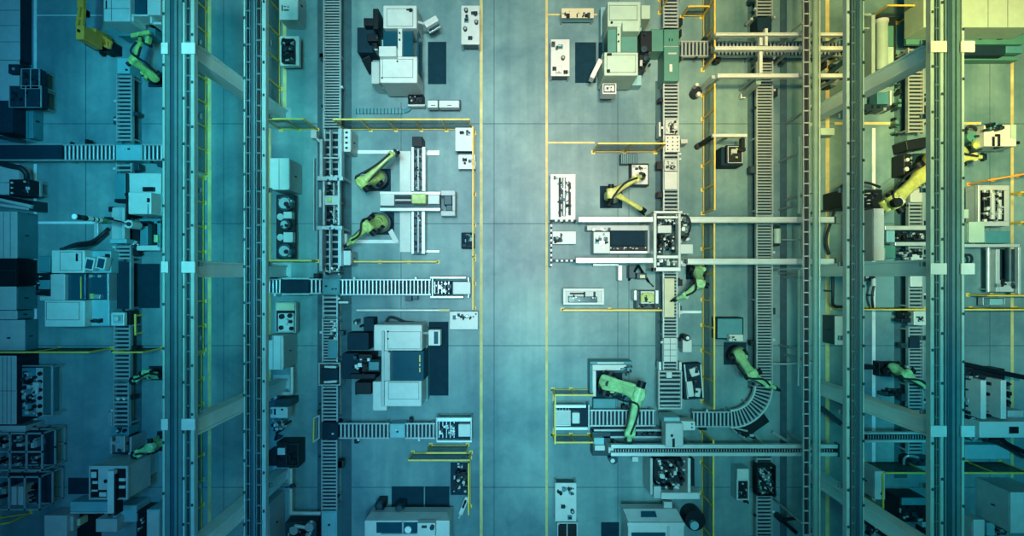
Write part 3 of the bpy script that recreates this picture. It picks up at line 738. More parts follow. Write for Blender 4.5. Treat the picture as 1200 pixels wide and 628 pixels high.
t = build('control_cabinet', 'teal cabinet at the foot of the first left girder, bottom edge', 'cabinet', 180, 615, [
 ('body', 'cyanpaint', .03, [(171.5, 597, 187, 645, 0, 1.6)]), ('top_lid', 'whiteb', .01, [(173, 599, 186, 645, 1.6, 1.63)])])
t = build('valve_rack', 'slim black valve rack with bright dots beside the bottom left machine', 'rack', 166, 612, [('frame', 'black', .01, [(160, 598, 170, 640, 0, 1.0)])])
mech(t, 160, 600, 169, 634, 1.0, 1.2, 14, 14, ('alu', 'black', 'darksteel'), 'valve', 1, 2.2)

# bottom machines M6, M7, M8
t = build('machining_centre', 'teal machining centre cut by the bottom edge, left of the aisle', 'machine', 476, 622, [
 ('body', 'white', .04, [(427, 610, 527, 650, .3, 1.9)]), ('roof_window', 'glass', .01, [(441, 612, 471, 624.5, 1.9, 1.93), (473, 612, 500, 624.5, 1.9, 1.93)]),
 ('work_light', 'lamp_white', .01, [('d', 478, 621, 1.93, 2.0, 4)]), ('wiper', 'steel', 0, [(471, 611, 472.2, 626, 1.9, 1.98)]),
 ('roof_rail', 'whiteb', .01, [(446, 625.5, 488, 626.8, 1.9, 2.0)])])
hd = part('control_head', t, M().b(489, 613, 510, 630, 1.9, 2.3), 'white', .03)
part('fitting', hd, M().b(494, 616, 500, 619, 2.3, 2.36).disc(506, 619, 2.3, 2.5, 2.6), 'darksteel', .01)
for i, (x0, x1) in enumerate(((459, 497), (498, 527))):
    solo('floor_mat', M().b(x0, 570, x1-.4, 594, 0.004, .03), 'navymat', ['dark mat above the bottom machining centre, left piece of the pair', 'dark mat above the bottom machining centre, right piece of the pair'][i], 'mat', (x0+x1)/2, 582)
for nm, x, y, m_, lb in (('drill_unit', 444.5, 594, 'black', 'small black unit with white cap at the roof corner of the bottom machining centre'), ('pump', 468, 597, 'darksteel', 'small dark rounded pump behind the bottom machining centre')):
    t = build(nm, lb, 'pump', x, y, [('body', m_, .02, [(x-5, y-4, x+5, y+5, 0, 1.0)]), ('motor', 'darksteel', .0, [('d', x, y-1, 1.0, 1.3, 3.4)])])
    mech(t, x-5, y-4, x+4, y+4, 1.0, 1.3, 5, int(x), ('whiteb', 'black') if nm == 'drill_unit' else ('black', 'mustard'), 'fitting', 1.5, 3)
def hood(t, x0, x1, ya, yb, xa0, xa1, za, zb, m_):
    lo = [P(xa0, ya, za), P(xa1, ya, za)]; hi = [P(x0, yb, zb), P(x1, yb, zb)]
    dn = lambda p, d: (p.x, p.y, max(p.z-d, 0))
    return part('sloped_hood', t, M().quadbox([dn(hi[0], 1.2), dn(hi[1], 1.2), dn(lo[1], .6), dn(lo[0], .6), hi[0], hi[1], lo[1], lo[0]]), m_, .02)
hood(t, 427.5, 526.5, 600, 609.6, 434, 524, 1.25, 1.85, 'whiteb')
t = build('machining_centre', 'teal machine with flat roof and dark roof vent at the bottom, right of the aisle', 'machine', 766, 620, [
 ('body', 'white', .04, [(736, 613, 802, 650, 0, 1.75)]), ('roof_rim', 'white', .01, [(735.5, 612.5, 802.5, 617, 1.75, 1.82)]),
 ('roof_window', 'glass', .01, [(740, 624, 780, 650, 1.75, 1.78)]), ('ladder_edge', 'whiteb', .01, [(782, 617, 785, 640, 1.75, 1.83)]),
 ])
hood(t, 736.5, 801.5, 596, 612.4, 730, 793, 1.3, 1.72, 'whiteb')
part('roof_vent', t, M().quadbox([P(751, 606, 1.4), P(770, 606, 1.4), P(768, 599, 1.3), P(751, 599, 1.3), P(751, 606, 1.62), P(770, 606, 1.62), P(768, 599, 1.45), P(751, 599, 1.45)]), 'glass')
solo('floor_mat', M().b(704.5, 612, 725.5, 645, 0.004, .03), 'navymat', 'dark mat left of the flat-roofed bottom machine', 'mat', 715, 625)
t = build('assembly_station', 'open assembly station with black mechanism and pale front bar below the twin rails', 'machine', 790, 560, [
 ('front_bar', 'white', .02, [(775, 577.5, 820, 585, .3, 1.9)]), ('side_wall', 'whiteb', .02, [(762, 537, 765, 580, .3, 1.7), (766, 570, 775, 584, .3, 1.7)]),
 ('bed', 'black', .02, [(766, 538, 814, 577, .1, 1.0)]), ('right_post', 'white', .02, [(806, 537, 809.5, 577, .3, 1.8)]), ('foot_nub', 'whiteb', .02, [(778, 588, 788, 596, .95, 1.2)])])
mech(t, 768, 539, 805, 576, 1.0, 1.6, 60, 15, ('black', 'darksteel', 'steel', 'alu', 'black'))
t = build('chip_container', 'dark round chip container right of the flat-roofed bottom machine', 'bin', 815, 610, [
 ('drum', 'black', 0, [('d', 815, 610, 0, .9, 12)]), ('inner_cone', 'cyanpaint', 0, [('d', 814, 616, .9, 1.1, 5)])])

# top-left machine M0 and press
t = build('machining_centre', 'pale machine at the top left edge above the green robot', 'machine', 155, 10, [
 ('left_housing', 'white', .04, [(121, -25, 152.5, 25, .2, 2.2)]), ('window', 'glass', .02, [(153.5, -25, 171, 16, .4, 1.9)]),
 ('right_housing', 'white', .04, [(172, -25, 188, 17.5, .3, 2.3)]), ('fork_frame', 'white', .02, [(154, 16.5, 187, 19, 1.2, 2.1), (154, 19, 156.5, 25, 1.2, 2.1), (175.5, 19, 178, 27, 1.2, 2.1), (178, 25.5, 189, 28.5, 1.2, 2.0)]),
 ('recess', 'black', 0, [(157, 19.2, 175, 25, .4, 1.3), (179, 19.2, 187, 25, .4, 1.3)]), ('underframe', 'tealpaint', .02, [(138, 33, 182, 42, .1, .9)])])
seams(t, 121.5, -20, 152, 24.5, 2.2, xs=(130.5,), ys=(10,), handle=(123.5, 0, 124.5, 10, 2.2, 2.26))
t = build('press', 'white box press straddling the left line, with signal tower', 'machine', 165, 245, [
 ('back_plate', 'white', .02, [(149.5, 203, 188.5, 228, .4, 1.15)]), ('head', 'white', .04, [(150, 225, 177, 251, .9, 2.15)]), ('head_side_deck', 'cyanpaint', .03, [(177.5, 227, 189.5, 252, .6, 1.4)]),
 ('left_column', 'tealpaint', .02, [(135, 203, 147, 236, .2, 1.0)]), ('slide', 'whiteb', .02, [(130.5, 243, 146, 280, .8, 1.2)]), ('slide_rib', 'cyanpaint', .01, [(139.5, 244, 142, 280, 1.2, 1.24)]),
 ('foot_bar', 'cyanpaint', .02, [(128.5, 280, 148, 285, .5, 1.2)]), ('lower_frame', 'tealpaint', .02, [(149, 256, 188, 262, .2, .8), (164, 262, 173, 288, .2, .8), (184, 258, 188, 290, .2, .8)]),
 ('recess', 'black', 0, [(149, 263, 163, 286, .1, .5), (173.5, 263, 183, 286, .1, .5)]), ('foot_plate', 'white', .02, [(160, 287.5, 187, 293.5, .2, .8)]),
 ('guide_slot', 'black', .01, [(147.3, 203, 149.3, 258, .3, 1.3)]), ('window', 'black', .01, [(167, 219, 180, 224, 1.15, 1.3), (172, 232, 175, 237, 2.15, 2.2), (173, 239, 173.8, 251, 2.15, 2.17)]),
 ('clamp', 'black', .01, [(146, 226, 161, 229.5, 1.2, 1.6), (134, 233, 149, 237, 1.0, 1.4), (158, 259, 176, 261.5, .8, 1.1), (127, 242, 132, 248, .8, 1.2)]),
 ('pivot', 'white', 0, [('d', 150.5, 262.5, 1.2, 1.9, 5)]), ('pivot_pin', 'darksteel', 0, [('d', 150.5, 262.5, 1.9, 1.95, 2.6)]), ('green_block', 'greenarm', .02, [(180, 275, 184.5, 284, .8, 1.0)])])
mech(t, 150, 256, 166, 266, .8, 1.3, 10, 16, ('alu', 'darksteel', 'black'))
mech(t, 152, 282, 168, 287, .5, .9, 8, 17, ('alu', 'darksteel', 'steel'))
t = thing('signal_tower', 'slim signal tower with white and dark bands standing up from the white press', 'signal light', 148, 263)
bx0 = P(146.5, 262, 2.0); x_, y_ = bx0.x, bx0.y
part('pole', t, M().cyl((x_, y_, 1.2), (x_, y_, 3.2), .03), 'steel')
zz = 3.2
for m_, hh in (('lamp_green', .35), ('lamp_white', .18), ('black', .08), ('lamp_white', .18), ('black', .08), ('lamp_white', .3), ('black', .2), ('darksteel', .2), ('black', .2), ('lamp_white', .05)):
    part('lamp_segment', t, M().cyl((x_, y_, zz), (x_, y_, zz+hh), .085), m_); zz += hh
t = thing('probe_stand', 'thin black probe arm reaching over the slide of the white press', 'arm', 140, 258)
part('arm', t, M().beam(P(126, 256, 1.5), P(150, 262, 1.9), .05, .05), 'black'); part('bracket', t, M().b(122, 254, 128, 257, 1.2, 1.5), 'darksteel'); part('stand', t, M().b(124, 255, 126, 257, 0, 1.2), 'darksteel')
t = build('floor_duct', 'pale angled duct bars left of the white press', 'duct', 118, 262, [
 ('bar', 'alu', .01, [(110, 257.5, 128, 261, 0.01, .3), (110, 261.5, 115, 281, .01, .3)])])
t = build('square_pump', 'square white pump head on the left line', 'pump', 138, 374, [
 ('stand', 'steel', .01, [(131, 366, 145, 381, 0, .95)]), ('head', 'white', .05, [(129.5, 366, 145.5, 382, .95, 1.2)]), ('inner_ring', 'cyanpaint', .02, [(132.5, 369, 142.5, 379, 1.2, 1.28)]), ('valve_block', 'white', .02, [(133.5, 371, 138, 376, 1.28, 1.5)]),
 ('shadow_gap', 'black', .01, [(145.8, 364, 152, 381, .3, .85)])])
solo('floor_mat', M().b(157, 309, 187, 361, 0.004, .03), 'navymat', 'dark floor mat right of the belt section on the left line', 'mat', 172, 335)
t = build('guide_post', 'short yellow handrail right of the square pump head', 'handrail', 158, 380, [('rail', 'yellow', .01, [(157, 368, 159, 393, .6, .68)]), ('post', 'yellow', .01, [(157, 369, 159, 371, 0, .6), (157, 390, 159, 392, 0, .6)])])
t = build('transfer_unit', 'two-row white transfer head on the left line above the lower stand', 'conveyor unit', 141, 505, [
 ('deck', 'tealpaint', .01, [(133.5, 500.5, 151, 510, .1, .85)]), ('cup', 'white', 0, [('d', 138, 467.5, .75, .95, 1.8), ('d', 145, 467.5, .75, .95, 1.8)]), ])
mech(t, 134, 501, 150, 509, .85, 1.0, 8, 18, ('black', 'alu', 'darksteel'), 'clamp', 2, 5)
t = build('stop_frame', 'steel stand with dark ribs at the lower end of the left line', 'stand', 141, 520, [
 ('post', 'steel', .01, [(128.5, 512, 131, 532, 0, 1.1), (151.5, 512, 154, 532, 0, 1.1), (126, 483, 131, 500, .2, .9)]), ('deck', 'navy', .01, [(131.5, 511, 151, 532, .1, .8)]), ('ram', 'steel', .02, [(135, 511, 146, 530, .8, 1.1)])])
mech(t, 131, 511, 151, 531, .8, 1.2, 14, 19, ('black', 'steel', 'darksteel'))
# yellow lift
t = build('boom_lift', 'yellow articulated boom lift at the top left', 'lift', 108, 40, [
 ('chassis', 'black', .03, [(118, 48, 132, 60, .1, .7)]), ('counterweight', 'mustard', .04, [(99, 32.5, 112, 44.5, .5, 1.6)]), ('turntable', 'darksteel', .02, [(98, 40, 118, 52, .1, .8)]),
 ('boom_head', 'mustard', .03, [(88.5, 29, 98, 46, 1.2, 2.4)]), ('hinge_box', 'black', .01, [(93, 9, 98, 16, 1.9, 2.3), (90, 34, 92.5, 37, 2.4, 2.5), (104, 34.5, 107, 38, 1.6, 1.7)]),
 ('boom', 'mustard', 0, [('m', (91, 30, 2.2), (94.5, 8, 2.5), .09, .12), ('m', (97, 30, 2.2), (98.5, 10, 2.5), .09, .12), ('m', (95.5, 10, 2.4), (96.5, -20, 2.6), .22, .16), ('m', (90, 22, 2.3), (98, 22, 2.3), .08, .08)]),
 ('mast', 'mustard', 0, [('m', (99, 43, 1.3), (128, 56, .8), .09, .09), ('m', (112, 38, 1.4), (131, 50, .8), .09, .09), ('m', (104, 44, 1.2), (118, 41, 1.2), .06, .06), ('m', (112, 49, 1.1), (122, 45, 1.0), .06, .06), ('m', (118, 51.5, 1.0), (130, 49, .8), .06, .06), ('m', (124, 43, 1.0), (126, 55, .9), .07, .07), ('m', (130, 49, .8), (128, 57, .8), .1, .1)]),
 ('wheel', 'rubber', 0, [('c', (119, 59, .25), (122, 59, .25), .22), ('c', (130, 60, .25), (133, 60, .25), .22), ('c', (124, 48, .25), (127, 48, .25), .22)])])

# ------------------------------------------------------------------ boxes / cabinets
def cabinet(label, x0, y0, x1, y1, z, m_='white', xs=(), ys=(), extra=(), name='control_cabinet', z0=.05, side=None):
    t = thing(name, label, 'cabinet', (x0+x1)/2, (y0+y1)/2, 'storage enclosures along the left edge' if name == 'storage_enclosure' else ('control cabinets standing on the hall floor' if name == 'control_cabinet' else None))
    part('plinth', t, M().b(x0+1, y0+1, x1-1, y1-1, 0, z0+.02), 'black')
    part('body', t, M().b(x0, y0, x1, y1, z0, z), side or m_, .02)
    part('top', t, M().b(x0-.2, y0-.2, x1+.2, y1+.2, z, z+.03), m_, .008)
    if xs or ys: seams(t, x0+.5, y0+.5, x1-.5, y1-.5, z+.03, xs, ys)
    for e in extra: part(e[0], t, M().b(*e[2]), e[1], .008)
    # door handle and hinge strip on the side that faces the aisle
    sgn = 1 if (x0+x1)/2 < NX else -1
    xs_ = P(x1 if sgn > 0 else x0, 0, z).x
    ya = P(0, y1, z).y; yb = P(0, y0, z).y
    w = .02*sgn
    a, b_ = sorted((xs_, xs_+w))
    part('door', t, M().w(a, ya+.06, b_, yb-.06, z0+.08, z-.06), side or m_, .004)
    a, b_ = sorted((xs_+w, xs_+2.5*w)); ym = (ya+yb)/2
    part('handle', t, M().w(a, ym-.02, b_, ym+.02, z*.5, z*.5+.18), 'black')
    return t
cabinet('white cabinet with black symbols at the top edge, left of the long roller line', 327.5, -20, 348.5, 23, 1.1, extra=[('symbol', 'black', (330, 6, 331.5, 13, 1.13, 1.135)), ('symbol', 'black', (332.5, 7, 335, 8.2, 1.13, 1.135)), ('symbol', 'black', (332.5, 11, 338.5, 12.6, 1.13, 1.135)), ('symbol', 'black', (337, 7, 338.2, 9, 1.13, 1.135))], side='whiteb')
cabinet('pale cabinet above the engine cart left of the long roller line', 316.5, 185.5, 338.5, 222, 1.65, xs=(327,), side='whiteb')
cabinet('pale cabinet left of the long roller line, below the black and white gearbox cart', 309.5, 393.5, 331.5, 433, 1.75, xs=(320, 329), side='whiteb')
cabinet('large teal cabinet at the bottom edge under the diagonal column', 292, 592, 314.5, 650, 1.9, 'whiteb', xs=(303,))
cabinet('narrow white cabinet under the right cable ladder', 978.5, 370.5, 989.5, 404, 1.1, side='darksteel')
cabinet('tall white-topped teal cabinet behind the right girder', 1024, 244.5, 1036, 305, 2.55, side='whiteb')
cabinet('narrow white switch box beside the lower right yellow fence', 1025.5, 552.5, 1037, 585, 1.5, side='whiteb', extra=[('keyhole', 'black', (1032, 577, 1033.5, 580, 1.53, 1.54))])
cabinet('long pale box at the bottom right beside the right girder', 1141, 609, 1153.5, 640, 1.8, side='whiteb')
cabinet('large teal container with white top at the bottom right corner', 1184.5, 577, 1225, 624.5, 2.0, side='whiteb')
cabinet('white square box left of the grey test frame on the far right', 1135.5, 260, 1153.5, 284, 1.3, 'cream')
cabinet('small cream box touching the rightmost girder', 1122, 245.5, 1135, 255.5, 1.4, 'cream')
t = build('machine_enclosure', 'long cream machine enclosure with green base at the top right corner', 'enclosure', 1130, 30, [
 ('upper_body', 'cream', .03, [(1082.5, -25, 1215, 32, 1.1, 2.4)]), ('base', 'greenteal', .03, [(1090, -20, 1200, 45, 0.05, 1.08)]), ('apron', 'greenteal', .02, [(1062, 33, 1200, 52, .9, 1.1)]),
 ('dark_skirt', 'navy', .02, [(1131, 53, 1178, 65, .05, .9)]), ('skirt_end', 'tealpaint', .02, [(1179, 47, 1199, 62, .05, .85)]), ('foot_rail', 'greenteal', .01, [(1120, 66, 1194, 70.5, .02, .5)])])
seams(t, 1083, -20, 1205, 31.5, 2.4, xs=(1158, 1181))
part('latch', t, M().b(1140, 38, 1146, 40, 1.1, 1.16).b(1169, 44, 1175, 46, 1.1, 1.16).b(1148, 44, 1151, 46, 1.1, 1.16), 'black')

# ------------------------------------------------------------------ robots
def robot(label, base, shoulder, elbow, wrist, tip, m_='lime', bw=13, ped=.35, zs=1.05, ze=1.9, zw=1.5, ztip=1.2, wa=.34, wf=.28, plate=None, hose=True, turret_r=9, gripper='claw', seed=1):
    """base..tip are (px, py); heights in metres"""
    rnd = random.Random(seed)
    t = thing('industrial_robot', label, 'robot arm', base[0], base[1], 'green and yellow industrial robots')
    b0 = P(*base, 0)
    pw = plate or bw*1.5
    k = H/F
    part('base_plate', t, M().w(b0.x-pw*k/2, b0.y-pw*k/2, b0.x+pw*k/2, b0.y+pw*k/2, 0, .08), 'navy', .01)
    mm = M(); r = bw*k/2
    mm.cyl((b0.x, b0.y, .08), (b0.x, b0.y, ped), r*1.05, r*.95, 24); mm.cyl((b0.x, b0.y, ped), (b0.x, b0.y, ped+.18), r*.9, r*.85, 24)
    part('pedestal', t, mm, 'black')
    s = P(*shoulder, zs); e = P(*elbow, ze); w = P(*wrist, zw); tp = P(*tip, ztip)
    # turret: a rounded casting from the pedestal to the shoulder
    zt = ped+.18; tr_ = turret_r*k/1.6
    mm = M(); N = 24; rings = []
    for q, rr_ in ((0, 1.0), (.12, 1.08), (.45, 1.0), (.75, .85), (.95, .6), (1.0, .35)):
        c_ = Vector((b0.x, b0.y, zt)).lerp(Vector((b0.x*.6+s.x*.4, b0.y*.6+s.y*.4, zs+.08)), q)
        rings.append([c_+Vector((math.cos(a*2*PI/N), math.sin(a*2*PI/N), 0))*tr_*rr_ for a in range(N)])
    mm.loft(rings)
    tu = part('turret', t, mm, m_, smooth=True)
    d = (e-s); d.z = 0; d = d.normalized() if d.length > .05 else Vector((1, 0, 0)); sd = Vector((-d.y, d.x, 0))
    part('shoulder_motor', tu, M().cyl(s-sd*wa*.95, s-sd*wa*.5, wa*.42), 'black'); part('shoulder_cap', tu, M().cyl(s+sd*wa*.5, s+sd*wa*.8, wa*.38), 'black')
    zr = max(zs+.1, zt+.3); part('turret_ring', tu, M().cyl((b0.x, b0.y, zs-.12), (b0.x, b0.y, zs+.05), tr_*.62, tr_*.55, 24), 'black'); part('turret_cap', tu, M().cyl((b0.x, b0.y, zs+.05), (b0.x, b0.y, zs+.13), tr_*.42, tr_*.36, 24), m_)
    part('bolt_ring', tu, M().cyl((b0.x, b0.y, ped+.15), (b0.x, b0.y, ped+.2), r*1.0, n=28), 'darksteel')
    ua = part('upper_arm', t, M().link(s, e, wa*1.1, wa, wa*.92, wa*.8), m_, smooth=True)
    part('arm_cover', ua, M().link(s.lerp(e, .25)+Vector((0,0,wa*.36)), s.lerp(e, .75)+Vector((0,0,wa*.30)), wa*.35, .08, wa*.28, .08), m_, smooth=True)
    part('elbow_housing', t, M().cyl(e-sd*wa*.5, e+sd*wa*.5, wa*.46, n=18).cyl(e-Vector((0,0,wa*.3)), e+Vector((0,0,wa*.42)), wa*.48, wa*.40, 18), m_, smooth=True)
    part('elbow_motor', t, M().cyl(e+sd*wa*.5, e+sd*wa*.95, wa*.30), 'black'); part('elbow_cap', t, M().cyl(e-sd*wa*.7, e-sd*wa*.5, wa*.3), 'black')
    fa = part('forearm', t, M().link(e, w, wf*1.05, wf, wf*.7, wf*.65, .82), m_, smooth=True)
    # dark side seams / cable tracks that run along the arm
    dd = (w-e).normalized(); s2 = dd.cross(Vector((0,0,1))).normalized()
    part('cable_track', fa, M().beam(e.lerp(w, .1)+s2*wf*.45, e.lerp(w, .85)+s2*wf*.38, .045, .10), 'rubber')
    part('wrist', t, M().cyl(w-s2*wf*.42, w+s2*wf*.42, wf*.34, n=16).link(w, w.lerp(tp, .55), wf*.6, wf*.6, wf*.42, wf*.42, .9), m_, smooth=True)
    g = w.lerp(tp, .55); dg = (tp-w).normalized(); sg = dg.cross(Vector((0,0,1)))
    sg = sg.normalized() if sg.length > .05 else Vector((1,0,0))
    gr = part('tool_flange', t, M().cyl(g, g+dg*.07, wf*.30, n=16), 'darksteel')
    if gripper == 'claw':
        part('gripper', t, M().beam(g+dg*.05-sg*.16, g+dg*.05+sg*.16, .09, .1).beam(g+sg*.13+dg*.06, tp+sg*.08, .04, .06).beam(g-sg*.13+dg*.06, tp-sg*.08, .04, .06).beam(g+dg*.05, g+dg*.2, .12, .12), 'black')
    elif gripper == 'torch':
        part('gripper', t, M().cyl(g+dg*.05, tp, .05, .03).beam(g+dg*.02, g.lerp(tp, .6), .12, .12), 'black')
    elif gripper == 'bar':
        part('gripper', t, M().beam(tp-sg*.35, tp+sg*.35, .14, .12).beam(g+dg*.05, tp, .12, .12), 'lime')
    if hose:
        up = Vector((0,0,.28))
        part('hose', t, M().tube([s-sd*wa*.6+Vector((0,0,.1)), s.lerp(e, .5)-sd*wa*.8+Vector((0,0,.15)), e-sd*wa*.6+Vector((0,0,.3)), e.lerp(w, .5)-s2*wf*.2+Vector((0,0,.27)), w+Vector((0,0,.2))], .035), 'rubber')
    return t
robot('green robot at the top left bending over the infeed table', (183, 94), (181, 91), (156.5, 70.5), (163, 51), (165, 40), 'lime', bw=11, zs=.95, ze=1.9, zw=1.8, ztip=1.5, wa=.30, wf=.26, gripper='bar', turret_r=10)
t = thing('part_holder', 'dark green clamping plate held over the infeed table at the top left', 'plate', 165, 43); part('plate', t, M().rb(166, 43, 19, 6, 1.22, 1.38, math.radians(-12)), 'tealpaint', .02); part('bracket', t, M().rb(172, 46, 4, 8, 1.2, 1.45, math.radians(-12)), 'lime', .02); part('stand', t, M().rb(158, 42, 3, 3, 0, 1.22), 'darksteel')
robot('green robot in the two-robot cell, upper of the two', (445, 211), (440, 209), (424, 214), (458, 181), (466, 179), 'lime', bw=23, plate=26, zs=1.0, ze=1.85, zw=1.75, ztip=1.6, wa=.40, wf=.27, turret_r=15, gripper='claw')
robot('green robot in the two-robot cell, lower of the two', (449, 262), (441, 262), (431, 266), (413, 282), (403, 290), 'lime', bw=23, plate=26, zs=1.0, ze=1.7, zw=1.5, ztip=1.2, wa=.40, wf=.27, turret_r=15, gripper='torch')
t = robot('lone yellow-green robot with two spread arms on a navy plate, right of the aisle', (716, 231), (714, 230), (716, 227), (746, 209), (755, 205), 'limeyellow', bw=18, plate=26, zs=1.1, ze=1.9, zw=1.8, ztip=1.6, wa=.36, wf=.30, turret_r=11, gripper='claw')
part('lower_boom', t, M().link(P(722, 227.5, 1.5), P(750, 244, 1.3), .24, .2, .18, .16), 'limeyellow', smooth=True); part('boom_tip', t, M().beam(P(748, 246, 1.25), P(755, 252, 1.1), .06, .1).cyl(P(752, 245, 1.25), P(756, 248, 1.2), .1), 'black')
robot('green robot right of the cream pallet on the centre right line', (815, 316), (818, 318), (819.5, 332), (803, 346), (786, 353), 'greenarm', bw=15, zs=1.1, ze=1.8, zw=1.5, ztip=1.1, wa=.36, wf=.30, turret_r=11, gripper='torch')
robot('green robot reaching down to the curved conveyor', (861, 414), (866, 416), (881, 439), (900, 450.5), (915, 458), 'greenarm', bw=20, plate=26, zs=1.1, ze=1.8, zw=1.7, ztip=1.5, wa=.38, wf=.30, turret_r=14, gripper='torch')
t = robot('largest green robot, double-beamed arm over the short roller conveyor', (712, 450), (712, 448), (748, 462), (738, 508), (737, 522), 'greenarm', bw=26, plate=34, zs=1.2, ze=2.0, zw=1.9, ztip=1.7, wa=.52, wf=.42, turret_r=18, gripper='claw')
part('arm_rib', t, M().link(P(708, 442, 1.35), P(743, 452, 1.95), .22, .16, .16, .14).link(P(708, 454, 1.4), P(741, 461, 1.95), .18, .16, .14, .12), 'greenarm', smooth=True); part('turret_opening', t, M().disc(714, 450.5, 1.40, 1.50, 4.5), 'black')
robot('yellow-green robot at the far right line reaching down left', (1080, 191), (1083, 203), (1048, 235), (1038, 240), (1034, 243), 'limeyellow', bw=18, plate=22, zs=1.2, ze=2.0, zw=1.7, ztip=1.2, wa=.52, wf=.52, turret_r=15, gripper='claw')
t = thing('robot_motor', 'black oval motor with white collar on the elbow of the far right robot', 'motor', 1052, 238, z=2.2); part('motor', t, M().disc(1053, 237, 2.2, 2.5, 5.5), 'black', smooth=True); part('collar', t, M().cyl(P(1053, 231, 2.32), P(1060, 237, 2.32), .07), 'white')
robot('yellow robot half hidden by the rightmost girder, reaching right', (1132, 172), (1128, 178), (1124, 186), (1142, 184), (1156, 184), 'limeyellow', bw=16, plate=20, zs=1.0, ze=1.6, zw=1.5, ztip=1.4, wa=.36, wf=.34, turret_r=9)
robot('green robot on the lower far right line', (1040, 432), (1047, 431), (1062, 439), (1086, 453), (1098, 457), 'greenarm', bw=12, plate=18, zs=1.0, ze=1.7, zw=1.5, ztip=1.3, wa=.36, wf=.26, turret_r=11)
robot('small green robot beside the girder, above the lower left stand', (184, 437), (182, 440), (172, 437), (160, 444), (153, 448), 'greenarm', bw=11, zs=.9, ze=1.5, zw=1.3, ztip=1.0, wa=.28, wf=.26, turret_r=8)
t = robot('small green robot above the big bottom left machine', (194, 514), (191, 518), (176, 524), (162, 531), (155, 535), 'greenarm', bw=12, zs=.9, ze=1.8, zw=1.7, ztip=1.5, wa=.32, wf=.34, turret_r=11, gripper='claw')
t = build('robot_controller', 'small green-topped machine on a cart left of the cream pallet', 'machine', 758, 351, [
 ('cart', 'darksteel', .02, [(745, 340, 771, 362, .05, .6)]), ('side_plate', 'alu', .02, [(743, 340, 746.5, 352, .2, .9), (768, 340, 772, 356, .3, .8)]), ('housing', 'white', .03, [(751, 341, 767, 356, .6, .95)]), ('green_arm', 'lime', .03, [(753, 343, 765, 346, .95, 1.15), (751, 345, 756, 354, .95, 1.1), (758, 345, 767, 354, .95, 1.2)])])
mech(t, 746, 355, 770, 361, .6, .8, 9, 21, ('black', 'steel', 'darksteel'))
mech(t, 752, 342, 766, 355, 1.0, 1.25, 6, 22, ('black', 'lime', 'darksteel'), 'fitting', 1.5, 3)

# loading head of the left lifting gantry and its steel frames
t = build('lifting_gantry', 'steel lifting gantry with side rails around the long roller line, left of the green robots', 'gantry', 389, 238, [
 ('side_rail', 'steel', .01, [(374.5, 163, 378, 208, 1.3, 1.7), (397.5, 150, 400.5, 210, 1.3, 1.7), (374, 266, 377.5, 318, 1.3, 1.7), (397, 266, 400, 312, 1.3, 1.7), (378, 212, 380.5, 264, 1.3, 1.6), (395.5, 212, 398, 264, 1.3, 1.6)]),
 ('cross_bar', 'steel', .01, [(372, 206.5, 402, 211.5, 1.5, 1.75), (371.5, 264.5, 401, 269, 1.5, 1.75), (379, 184, 397, 186, 1.4, 1.6)]),
 ('centre_rail', 'steel', .01, [(386, 152, 387.6, 207, 1.2, 1.5), (385.6, 269, 387.2, 320, 1.2, 1.5), (390.4, 212, 391.8, 262, 1.0, 1.4)]),
 ('carriage', 'whiteb', .02, [(379, 229, 397, 240, 1.1, 1.55), (373.5, 222, 376.5, 243, 1.0, 1.5)]), ('green_block', 'lime', .02, [(383, 231, 388, 237, 1.55, 1.65)]),
 ('leg', 'steel', .01, [(373, 206, 375.5, 209, 0, 1.5), (399, 206, 401, 209, 0, 1.5), (373, 266, 375.5, 269, 0, 1.5), (398, 266, 400, 269, 0, 1.5)])])
mech(t, 380, 212, 396, 228, .85, 1.3, 14, 23, ('black', 'steel', 'darksteel', 'navy'))
mech(t, 379, 243, 397, 262, .85, 1.3, 16, 24, ('black', 'steel', 'darksteel', 'navy'))
mech(t, 372, 204, 402, 213, 1.5, 1.85, 10, 25, ('alu', 'darksteel', 'steel'), 'clamp', 1.5, 3)
mech(t, 372, 263, 401, 270, 1.5, 1.85, 10, 26, ('alu', 'darksteel', 'steel'), 'clamp', 1.5, 3)
mech(t, 378, 312, 400, 322, .9, 1.4, 12, 27, ('alu', 'darksteel', 'black'), 'clamp', 1.5, 4)
t = build('pipe_support', 'thin steel pole with square plates left of the lifting gantry', 'post', 366, 158, [('pole', 'steel', .01, [(367, 185, 368.2, 270, .1, .3)]), ('box', 'whiteb', .02, [(364, 152, 371, 162, 1.2, 1.6)]), ('arm', 'steel', 0, [('m', (369, 160, 1.5), (375, 166, 1.5), .08, .08)]), ('stand', 'steel', .01, [(366, 155, 369, 159, 0, 1.2)])])
cabinet('narrow white box with four holes above the two-robot cell bar', 400.5, 151.5, 410.5, 177.5, 1.3, extra=[('port', 'black', (404.5, 154+i*6, 407.5, 156.5+i*6, 1.33, 1.34)) for i in range(4)], side='whiteb')
cabinet('small white post box beside the lower robot gripper', 402.5, 294, 410.5, 310.5, 1.3, side='whiteb')
cabinet('small pale terminal box left of the lower robot gripper', 398.5+2, 274, 406, 291, 1.0, 'whiteb', side='whiteb')
